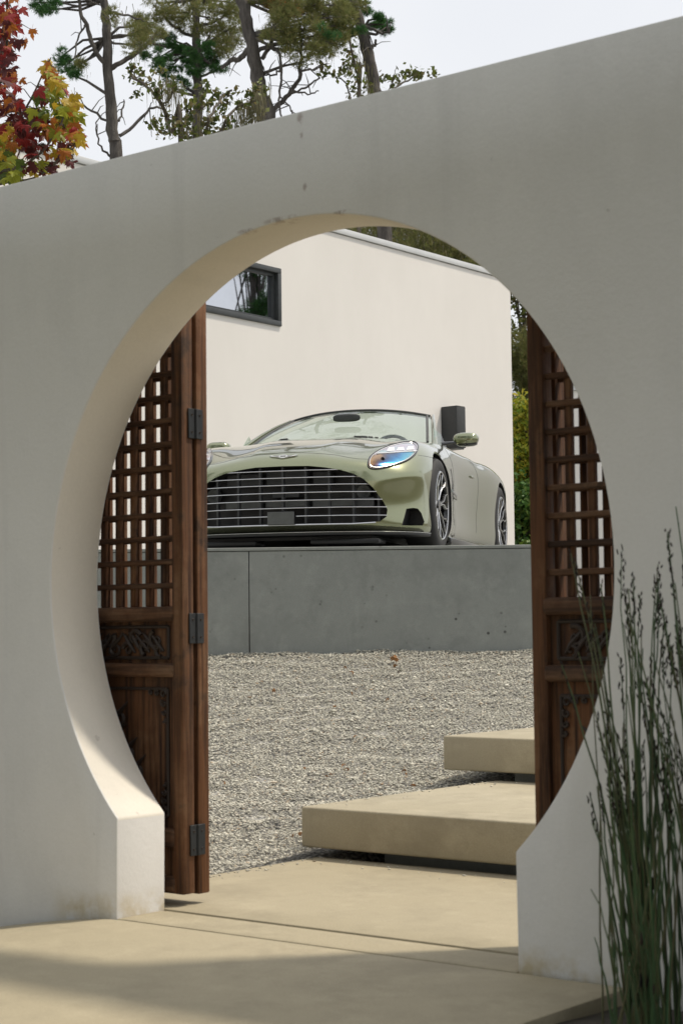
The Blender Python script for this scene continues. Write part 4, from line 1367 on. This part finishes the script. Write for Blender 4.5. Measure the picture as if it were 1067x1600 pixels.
# live oaks whose branches show over the wall
def oak(label, d, limbs, sprays, lich, seed):
    random.seed(seed)
    b = P(limbs[0][2][0][0], limbs[0][2][0][1], d)
    g_ = Vector((b.x, b.y, 0.75))
    root = empty('oak_tree', g_, 0, label, 'tree', 'oaks behind the garden wall')
    for i, (w0, w1, pp) in enumerate(limbs):
        q = [P(x, y, d + random.uniform(-.3, .3)) for x, y in pp]
        if i == 0: q = [g_ - Vector((0.2, 0, .2))] + q
        limb(root, 'trunk' if i == 0 else 'branch', q, px_r(w0, d), px_r(w1, d), M['oakbark'], 7, .012)
    parts, tw = [], MB()
    for (x, y, r, n) in sprays:
        c = P(x, y, d + random.uniform(-.4, .4))
        rw = r * d / FPX
        for k in range(max(2, n // 9)):
            a = c + Vector((random.gauss(0, rw * .5), random.gauss(0, rw * .5), random.gauss(0, rw * .5)))
            e = a + Vector((random.gauss(0, rw * .6), random.gauss(0, rw * .6), random.gauss(.02, rw * .5)))
            tw.tube([c - g_, a - g_, e - g_], [.006, .005, .002], 4)
            m_ = 9
            t_ = rng.random((m_, 1))
            pos = np.array(a) * (1 - t_) + np.array(e) * t_ + rng.normal(size=(m_, 3)) * 0.035 * d / 17.5
            parts.append(rhombs(pos, (0.040 + 0.045 * rng.random(m_)) * d / 17.5, 0.62))
    foliage('crown', parts, M['oak'], root)
    props(tw.build('twig', M['oakbark'], root), kind='stuff')
    if lich: foliage('lichen', strands([P(x, y, d) for x, y in lich], 34, 0.20, 0.05, 0.008), M['lichen'], root)
    return root
oak('lichen hung live oak boughs between the slender and thick pine trunks', 17,
    [(9, 4, [(284, 232), (268, 208), (260, 182), (252, 160), (236, 142), (206, 118)]), (6, 3, [(342, 226), (352, 190), (372, 168), (398, 158)]), (4, 2, [(262, 186), (282, 200), (296, 214)]), (4, 2, [(255, 165), (268, 150), (272, 132)]), (5, 3, [(318, 230), (326, 186), (350, 150), (362, 142)])],
    [(212, 122, 10, 40), (228, 130, 11, 44), (244, 146, 10, 36), (206, 112, 8, 24), (216, 148, 7, 20), (262, 132, 9, 26), (278, 140, 9, 26), (245, 196, 10, 36), (262, 206, 11, 44), (284, 196, 13, 60), (300, 178, 13, 60), (316, 168, 13, 60), (330, 188, 13, 60), (302, 204, 13, 60), (346, 160, 11, 44), (360, 150, 11, 44), (318, 146, 10, 36), (376, 166, 10, 36), (392, 148, 10, 36), (398, 176, 10, 36), (356, 194, 11, 44), (334, 150, 9, 30), (410, 140, 9, 30), (270, 180, 9, 24), (380, 188, 9, 28), (252, 114, 6, 14), (324, 206, 11, 44), (342, 208, 10, 30)],
    [(254, 128), (262, 134), (270, 130), (250, 140), (378, 172), (388, 164), (394, 178), (400, 146), (366, 184), (404, 158), (410, 142), (318, 178), (296, 190), (384, 182), (276, 142)], 11)
oak('small sparse oak sprigs on both sides of the stubbed pine trunk', 27,
    [(7, 3, [(562, 170), (562, 140), (556, 110), (550, 80), (546, 62)]), (3, 2, [(548, 158), (544, 140), (536, 126), (530, 122)]), (4, 2, [(604, 150), (622, 134), (640, 124), (656, 118)]), (2, 1, [(606, 148), (614, 122), (620, 104)])],
    [(548, 78, 8, 22), (544, 96, 9, 26), (556, 102, 9, 26), (548, 118, 8, 22), (562, 128, 7, 18), (540, 108, 7, 16), (512, 116, 8, 22), (524, 122, 7, 18), (506, 112, 6, 12), (552, 140, 7, 18), (624, 116, 8, 20), (638, 112, 9, 26), (646, 120, 8, 22), (614, 132, 7, 16), (656, 116, 6, 12), (602, 120, 6, 12), (562, 148, 7, 16), (678, 120, 5, 8), (578, 142, 6, 12)],
    [(552, 100), (574, 130), (578, 140), (556, 90)], 12)

# thick woodland that shows between the roof and the gate
def bushy(name, label, cat, group, base, pts, mat, leaf, n, trunk_mat, size=(.05, .10), kind='leaf'):
    root = empty(name, base, 0, label, cat, group)
    parts = []
    for (c, r) in pts:
        if kind == 'leaf':
            p = unit(n) * (rng.random((n, 1)) ** 0.45) * r + np.array(c)
            parts.append(rhombs(p, size[0] + (size[1] - size[0]) * rng.random(n), leaf))
        else:
            parts.append(needle_clump(c, r, n, 10, .12, .009, .8))
    foliage('crown', parts, mat, root)
    tm = MB()
    zt = max(c[2] for c, r in pts)
    b = Vector(base)
    cc = Vector((sum(c[0] for c, r in pts) / len(pts), sum(c[1] for c, r in pts) / len(pts), zt))
    tm.tube([(0, 0, -.2), (cc - b) * .5 + Vector((.1, 0, 0)), cc - b], [.16, .10, .03] if zt > 4 else [.05, .04, .02], 8)
    tm.build('trunk', trunk_mat, root, smooth=True)
    tb = MB()
    for (c, r) in pts:
        t_ = random.uniform(.3, .9)
        a = (cc - b) * t_
        tb.tube([a, (a + Vector(c) - b) / 2 + Vector((0, 0, .05)), Vector(c) - b], [.035, .025, .01] if zt > 4 else [.015, .01, .005], 5)
    tb.build('branch', trunk_mat, root, smooth=True)
    return root
random.seed(21)
for i, (x, d, nm) in enumerate(((560, 33, 'olive pine crown just above the high end of the house roof'), (625, 34, 'brown lichened pine crown above the middle of the house roof'), (690, 32, 'green pine crown above the low end of the house roof'), (745, 35, 'pine crown behind the far roof corner'))):
    pts = []
    for k in range(30):
        px, py = x + random.uniform(-45, 45), random.uniform(325, 470)
        pts.append((tuple(P(px, py, d + random.uniform(-1, 1))), random.uniform(.35, .6)))
    b = P(x, 430, d)
    r_ = bushy('pine_tree', nm, 'tree', 'pines behind the house', (b.x, b.y, .8), pts, M[('olive', 'olive', 'olive', 'olive')[i]], .5, 90, M['bark'], kind='needle')
    foliage('lichen', strands([p[0] for p in pts], 40, .30, .30), M['lichen'], r_)
random.seed(23)
pts = [((3.75 + random.gauss(0, .26), 26.9 + random.gauss(0, .26), random.uniform(7.2, 11.5)), random.uniform(.2, .36)) for _ in range(34)]
bushy('pine_tree', 'pine mirrored in the dark framed window of the house', 'tree', None, (3.4, 26.5, .8), pts, M['pine'], .5, 80, M['bark'], kind='needle')
# strip of planting to the right of the house
random.seed(22)
def spot(xr, yr, d, n, r):
    return [(tuple(P(random.uniform(*xr), random.uniform(*yr), d + random.uniform(-.5, .5))), random.uniform(*r)) for _ in range(n)]
b = P(850, 500, 34)
bushy('pine_tree', 'olive brown conifer behind the yellow green shrub past the house corner', 'tree', None, (b.x, b.y, .8), spot((790, 900), (530, 860), 34, 90, (.4, .6)), M['olive'], .5, 110, M['bark'], kind='needle')
b = P(812, 500, 36)
bushy('leafy_tree', 'airy green leafy tree against the sky past the house corner', 'tree', None, (b.x, b.y, .8), spot((790, 840), (440, 600), 36, 22, (.35, .55)), M['oak'], .6, 90, M['oakbark'], (.07, .14))
b = P(815, 830, 26.5)
bushy('shrub', 'yellow green shrub past the house corner', 'shrub', None, (b.x, b.y, .8), spot((790, 885), (640, 830), 26.5, 80, (.2, .36)), M['shrub'], .42, 190, M['oakbark'], (.06, .13))
b = P(830, 860, 25.5)
bushy('shrub', 'low deep green shrub past the house corner at plinth level', 'shrub', None, (b.x, b.y, .8), spot((790, 890), (765, 900), 25.6, 70, (.2, .32)), M['green'], .5, 190, M['oakbark'], (.06, .12))

# ------------------------------------------------------------------ maple at the left
random.seed(31)
def leaf_outline():
    """five pointed lobes with teeth, unit size"""
    half = [(0, -.12), (.10, -.10), (.30, -.20), (.27, -.06), (.46, .02), (.36, .08), (.50, .28), (.33, .22), (.30, .34), (.17, .22), (.15, .42), (.20, .44), (.10, .58), (.0, .78)]
    return half + [(-x, y) for x, y in half[-2:0:-1]]
def leaf_mesh(nm, mat, cup):
    ol = leaf_outline()
    v_ = [(0, .12, 0)] + [(x, y, -cup * (x * x + (y - .12) ** 2) + (.05 * abs(x))) for x, y in ol]
    n = len(ol)
    me_ = bpy.data.meshes.new(nm)
    st = [(0.012, -.12, -.01), (-.012, -.12, -.01), (-.008, -.50, -.10), (.008, -.50, -.10)]
    k = len(v_)
    me_.from_pydata(v_ + st, [], [(0, 1 + i, 1 + (i + 1) % n) for i in range(n)] + [(k, k + 1, k + 2, k + 3)])
    me_.materials.append(mat)
    return me_
LEAF = {c: [leaf_mesh('leaf', m_, cu) for cu in (.25, .6, .9)] for c, m_ in MAPLE.items()}
MD = 9.6
mroot_p = P(-60, 287, MD)
maple = empty('maple_tree', (mroot_p.x, mroot_p.y, 0.25), 0, 'autumn maple with red, yellow and green leaves over the low wall end', 'tree')
def ml(pp, w0, w1, nm='branch'):
    q = [P(x, y, MD + random.uniform(-.15, .15)) for x, y in pp]
    return limb(maple, nm, q, px_r(w0, MD), px_r(w1, MD), M['oakbark'], 6, .006)[1]
limb(maple, 'trunk', [Vector((mroot_p.x, mroot_p.y, 0.0)), P(-62, 500, MD), P(-50, 260, MD), P(-55, 100, MD), P(-60, -80, MD)], .05, .02, M['oakbark'], 8, .01)
stems = [ml([(-50, 250), (0, 215), (40, 170), (80, 90)], 7, 2), ml([(-50, 230), (-10, 150), (10, 60), (12, -20)], 7, 3), ml([(-50, 270), (30, 262), (80, 220), (108, 160)], 6, 2), ml([(-52, 140), (-20, 90), (20, 40)], 5, 2), ml([(-50, 290), (10, 285), (60, 275), (100, 245), (128, 215)], 6, 2)]
REG = [  # centre px, spread, number, palette
    ((8, 20), (20, 30), 34, 'red red red dark orange'), ((20, 55), (17, 22), 26, 'red dark red red orange'), ((8, 90), (16, 24), 30, 'dark red red dark'), ((14, 130), (17, 20), 28, 'red dark orange red'), ((20, 165), (20, 18), 28, 'dark dark red orange'),
    ((30, 195), (22, 18), 28, 'dark dark red dark'), ((78, 112), (9, 14), 20, 'yellow orange yellow orange lime'), ((92, 130), (10, 14), 18, 'yellow lime yellow lime'), ((70, 150), (18, 16), 24, 'lime green dark lime red'), ((95, 165), (18, 16), 26, 'yellow lime lime green'), ((110, 172), (14, 18), 24, 'yellow yellow orange lime'),
    ((60, 180), (16, 16), 22, 'lime green red lime'), ((50, 205), (22, 16), 24, 'dark red dark red'), ((112, 205), (13, 14), 20, 'red orange yellow lime'), ((85, 205), (16, 16), 24, 'lime lime yellow orange'), ((100, 235), (20, 14), 24, 'dark lime yellow orange dark'), ((75, 262), (20, 10), 20, 'dark lime dark yellow'), ((12, 215), (18, 16), 26, 'yellow lime yellow orange'), ((8, 245), (20, 16), 28, 'lime green yellow orange'), ((20, 268), (20, 12), 22, 'lime green dark lime'), ((52, 232), (14, 14), 16, 'dark red dark'), ((-30, 120), (20, 70), 30, 'red dark orange'), ((124, 222), (8, 10), 8, 'yellow orange'), ((40, 225), (14, 14), 14, 'red dark red')]
pool = []
for (cx, cy), (sx, sy), n, pal in REG:
    pal = pal.split()
    for _ in range(n):
        pool.append((cx + random.gauss(0, sx * .55), cy + random.gauss(0, sy * .55), random.choice(pal)))
random.shuffle(pool)
stuff_parts = {}
def leaf_rot():
    a = random.gauss(0, .7)
    return Matrix.Rotation(YAW + random.gauss(0, .6), 4, 'Z') @ Matrix.Rotation(PI / 2 + random.gauss(-.35, .45), 4, 'X') @ Matrix.Rotation(PI + a, 4, 'Z')
nleaf = 0
rest_v, rest_f, rest_m = [], [], []
keys = list(LEAF)
for (x, y, c) in pool:
    me_ = random.choice(LEAF[c])
    p = P(x, y, MD + random.uniform(-.35, .45)) - maple.location
    S = random.uniform(.058, .10)
    mt = Matrix.Translation(p) @ leaf_rot() @ Matrix.Scale(S, 4)
    if nleaf < 300 and x > -12:
        o = link('leaf', me_, None, maple)
        o.matrix_local = mt
        nleaf += 1
    else:
        k = len(rest_v)
        rest_v += [tuple(mt @ v_.co) for v_ in me_.vertices]
        for pg in me_.polygons:
            rest_f.append([k + i for i in pg.vertices])
            rest_m.append(keys.index(c))
me_ = bpy.data.meshes.new('foliage')
me_.from_pydata(rest_v, [], rest_f)
for k in keys: me_.materials.append(MAPLE[k])
me_.polygons.foreach_set('material_index', rest_m)
props(link('foliage', me_, None, maple), kind='stuff')
tw = MB()
for (x, y, c) in pool[::2]:
    p = P(x, y, MD)
    st_ = min((q for f in stems for q in f), key=lambda q: (q - p).length)
    if (st_ - p).length < .5:
        tw.tube([st_ - maple.location, (st_ + p) / 2 - maple.location + Vector((0, 0, .02)), p - maple.location], [.003, .0025, .0015], 4)
props(tw.build('twig', M['oakbark'], maple), kind='stuff')

# ------------------------------------------------------------------ unseen trees added behind the viewer to shade the wall and darken car reflections
random.seed(61)
wood, wtr = [], MB()
for (x, y, h, r) in ((-20, -11, 19, 3.6), (-15.5, -17, 21, 4.0), (-11, -15, 18, 3.6), (-6.5, -18, 22, 4.0), (-2, -16, 19, 3.6), (2.5, -18.5, 21, 4.0), (7, -16, 20, 3.8), (11.5, -17.5, 21, 4.0), (16, -14, 19, 3.8), (20, -9, 20, 3.8), (-22, -5, 18, 3.8), (-9, -22, 23, 4.2), (4, -23, 23, 4.2), (13, -22, 22, 4.2)):
    wtr.tube([(x, y, -.2), (x + .1, y, h * .5), (x, y + .1, h)], [.22, .16, .04], 8)
    n_ = 1900
    zz = h * (0.06 + 0.94 * rng.random((n_, 1)) ** 0.9)
    a_ = rng.uniform(0, 2 * PI, (n_, 1))
    rr_ = r * np.clip(1.12 - zz / h, .08, 1) ** .7 * np.sqrt(rng.random((n_, 1)))
    p_ = np.concatenate([x + rr_ * np.cos(a_), y + rr_ * np.sin(a_), zz], 1)
    wood.append(rhombs(p_, 0.30 + 0.34 * rng.random(n_), .6))
v_, q_ = merge(wood)
wd = link('unseen_woodland', rawmesh('unseen_woodland', v_, q_, mat=M['pine']))
props(wd, 'dark green woodland behind the viewer, added to shade the wall', 'unseen_woodland', kind='stuff')
props(wtr.build('unseen_woodland_trunks', M['bark'], wd, smooth=True), kind='stuff')

# ------------------------------------------------------------------ reedy grass in front of the wall
random.seed(41)
def reeds(label, base, n, lean, hmin, hmax, spread):
    root = empty('reed_grass', base, 0, label, 'plant', 'reed grass clumps before the wall')
    tv, tq, hv, hq = [], [], [], []
    sm, hm = MB(), MB()
    for i in range(n):
        a = random.uniform(0, 2 * PI)
        rr = abs(random.gauss(0, .05))
        b = Vector((rr * math.cos(a), rr * math.sin(a), -.04))
        h = random.uniform(hmin, hmax)
        out_ = Vector((lean[0] + spread * max(-1.9, min(1.9, random.gauss(0, 1))), random.gauss(lean[1], spread * .8), 0)) * h
        droop = random.uniform(0, .16)
        if random.random() < .08:
            h *= .55
            out_ = out_ * .9
        pts_ = []
        for k in range(9):
            t_ = k / 8
            pts_.append(b + out_ * (t_ ** 1.35) + Vector((random.gauss(0, .003), random.gauss(0, .003), h * (t_ - droop * t_ ** 3))))
        r0 = random.uniform(.0028, .0046)
        sm.tube(pts_, [r0 * (1 - .65 * k / 8) for k in range(9)], 5, cap=False)
        if h > .62 and random.random() < .6:
            tip, prev = pts_[-1], pts_[-3]
            ax_ = (tip - prev).normalized()
            L = random.uniform(.07, .17)
            m_ = int(L / .0085)
            for k in range(m_):
                q = tip - ax_ * (L * k / m_) + Vector((random.gauss(0, .003), random.gauss(0, .003), 0))
                d_ = (ax_ + Vector((random.gauss(0, .3), random.gauss(0, .3), random.gauss(0, .15)))).normalized()
                ln = random.uniform(.009, .018)
                hm.tube([q, q + d_ * ln * .5, q + d_ * ln], [.0010, random.uniform(.0018, .0030), .0007], 5)
        if random.random() < .12:
            k = random.randint(3, 6)
            q = pts_[k]
            hm.tube([q, q + Vector((.002, 0, .015)), q + Vector((.0, 0, .03))], [.003, .0042, .002], 5)
    props(sm.build('stems', M['stem'], root, smooth=True), kind='stuff')
    props(hm.build('seed_heads', M['seed'], root), kind='stuff')
    return root
reeds('dense dark green reed grass clump in front of the right pier', (1.355, -0.33, -.03), 85, (-.022, .0), .55, 1.26, .078)
reeds('dark green reed grass clump cut off by the right picture edge', (1.53, -0.27, -.03), 90, (-.025, .0), .6, 1.36, .09)
reeds('dark low reed tuft at the bottom corner of the bed', (1.47, -0.55, -.03), 45, (-.02, .0), .3, .62, .10)
mbp = MB()
for (x, y, r) in ((1.26, -.42, .018), (1.30, -.40, .014), (1.22, -.50, .012)):
    o = pillow(0, 0, 0, r, r * .8, r * .6, .8, 12, 8).build('pebble', M['white'], None, smooth=True)
    o.location = (x, y, -.025)
    props(o, 'small pale pebble in the dark bed under the reeds', 'pebble', 'pale pebbles in the bed')

# ------------------------------------------------------------------ gravel stones
def in_rect(x, y, r): return (x > r[0]) & (x < r[1]) & (y > r[2]) & (y < r[3])
N = 280000
lx = rng.uniform(-2.2, 2.6, N)
ld = 6.1 + (12.02 - 6.1) * rng.random(N)
keep = (np.abs(lx / ld - 0.01) < 0.20)
lx, ld = lx[keep], ld[keep]
wx = CAM.x + lx * RIGHT.x + ld * AHEAD.x
wy = CAM.y + lx * RIGHT.y + ld * AHEAD.y
bad = in_rect(wx, wy, (-1.2, 1.4, -1, 1.57)) | in_rect(wx, wy, (-1.02, 2, 1.5, 1.8)) | in_rect(wx, wy, (-1.23, 2, 1.7, 2.95)) | in_rect(wx, wy, (-1.5, 2, 3.1, 4.23)) | (wy < .45)
wx, wy, ld = wx[~bad], wy[~bad], ld[~bad]
n = len(wx)
sx_ = np.concatenate([-1.2 + np.abs(rng.normal(0, .05, 70)), rng.uniform(-1.2, 0.6, 60), -1.262 + np.abs(rng.normal(0, .07, 40))])
sy_ = np.concatenate([rng.uniform(.45, 1.55, 70), 1.55 - np.abs(rng.normal(0, .10, 60)), rng.uniform(1.6, 2.9, 40)])
sz_ = np.concatenate([np.full(130, .004), np.full(40, .209)])
wz = np.interp(ld, [-50, 6.2, 7.0, 7.6, 8.6, 9.4, 10.4, 12.0, 13], [0, -.03, .015, .06, .17, .29, .47, .785, .80])
wz = wz + 0.008 * np.sin(5 * wx + 2 * wy) * np.sin(3.1 * wy)
wz = wz + 0.007 * np.sin(13 * wx - 7 * wy + 2 * np.sin(4 * wx)) * np.sin(9 * wy + 5 * wx) + 0.005 * np.sin(23 * wx + 3) * np.sin(19 * wy + 4 * np.sin(3 * wx))
wx, wy, wz = np.concatenate([wx, sx_]), np.concatenate([wy, sy_]), np.concatenate([wz, sz_])
n = len(wx)
size = 0.0034 + 0.0056 * rng.random(n) ** 2.8
size = np.where(rng.random(n) < 0.012, size * rng.uniform(1.6, 2.4, n), size)
base_v = np.array([(1, 0, 0), (-.9, .1, .1), (0, 1, .1), (.1, -1, 0), (.1, .1, .8), (0, -.1, -.8)])
tri = np.array([(0, 2, 4), (2, 1, 4), (1, 3, 4), (3, 0, 4), (2, 0, 5), (1, 2, 5), (3, 1, 5), (0, 3, 5)])
vv = base_v[None] * (0.65 + 0.7 * rng.random((n, 6, 1)))
ang = rng.uniform(0, 2 * PI, n)
ca, sa = np.cos(ang), np.sin(ang)
til = rng.normal(0, .28, (n, 2))
x_, y_, z_ = vv[..., 0] * (1 + .5 * rng.random((n, 1))), vv[..., 1], vv[..., 2]
z2 = z_ + til[:, :1] * x_ * .6 + til[:, 1:] * y_ * .6
vx = (x_ * ca[:, None] - y_ * sa[:, None]) * size[:, None] + wx[:, None]
vy = (x_ * sa[:, None] + y_ * ca[:, None]) * size[:, None] + wy[:, None]
vz = z2 * size[:, None] * .6 + wz[:, None] - 0.004 + (size[:, None] * .25)
vall = np.stack([vx, vy, vz], -1).reshape(-1, 3)
fall = (tri[None] + (np.arange(n) * 6)[:, None, None]).reshape(-1, 3)
gs = link('gravel', rawmesh('gravel', vall, None, fall, mat=M['gravel']))
props(gs, 'loose pale grey gravel covering the rising court', 'gravel', kind='stuff')

# dry leaves lying on the gravel
random.seed(51)
dl = [leaf_mesh('dry_leaf', M['dry'], 1.2), leaf_mesh('dry_leaf', M['dry'], 2.0)]
def on_gravel(px, py):
    for k in range(600):
        d = 6.2 + k * .01
        p = P(px, py, d)
        if p.z <= rise(d) + .01: return p
    return P(px, py, 11.9)
for i in range(26):
    p = on_gravel(random.uniform(340, 700), random.choice([random.uniform(1040, 1120), random.uniform(1150, 1230), random.uniform(1180, 1340)]))
    if p.y < 1.7 and p.x > -1.3: continue
    o = link('dry_leaf', random.choice(dl))
    o.location = p + Vector((0, 0, .012))
    s = random.uniform(.018, .034)
    o.scale = (s, s, s)
    o.rotation_euler = (random.gauss(0, .5), random.gauss(0, .5), random.uniform(0, 6.3))
    props(o, 'tiny curled brown leaf lying on the gravel', 'leaf', 'dry leaves on the gravel')
p = on_gravel(617, 1037)
o = link('dry_leaf', dl[1])
o.location = p + Vector((0, 0, .03))
o.scale = (.07, .07, .07)
o.rotation_euler = (1.2, .3, .8)
props(o, 'largest curled dead leaf, on the gravel in front of the plinth', 'leaf', 'dry leaves on the gravel')
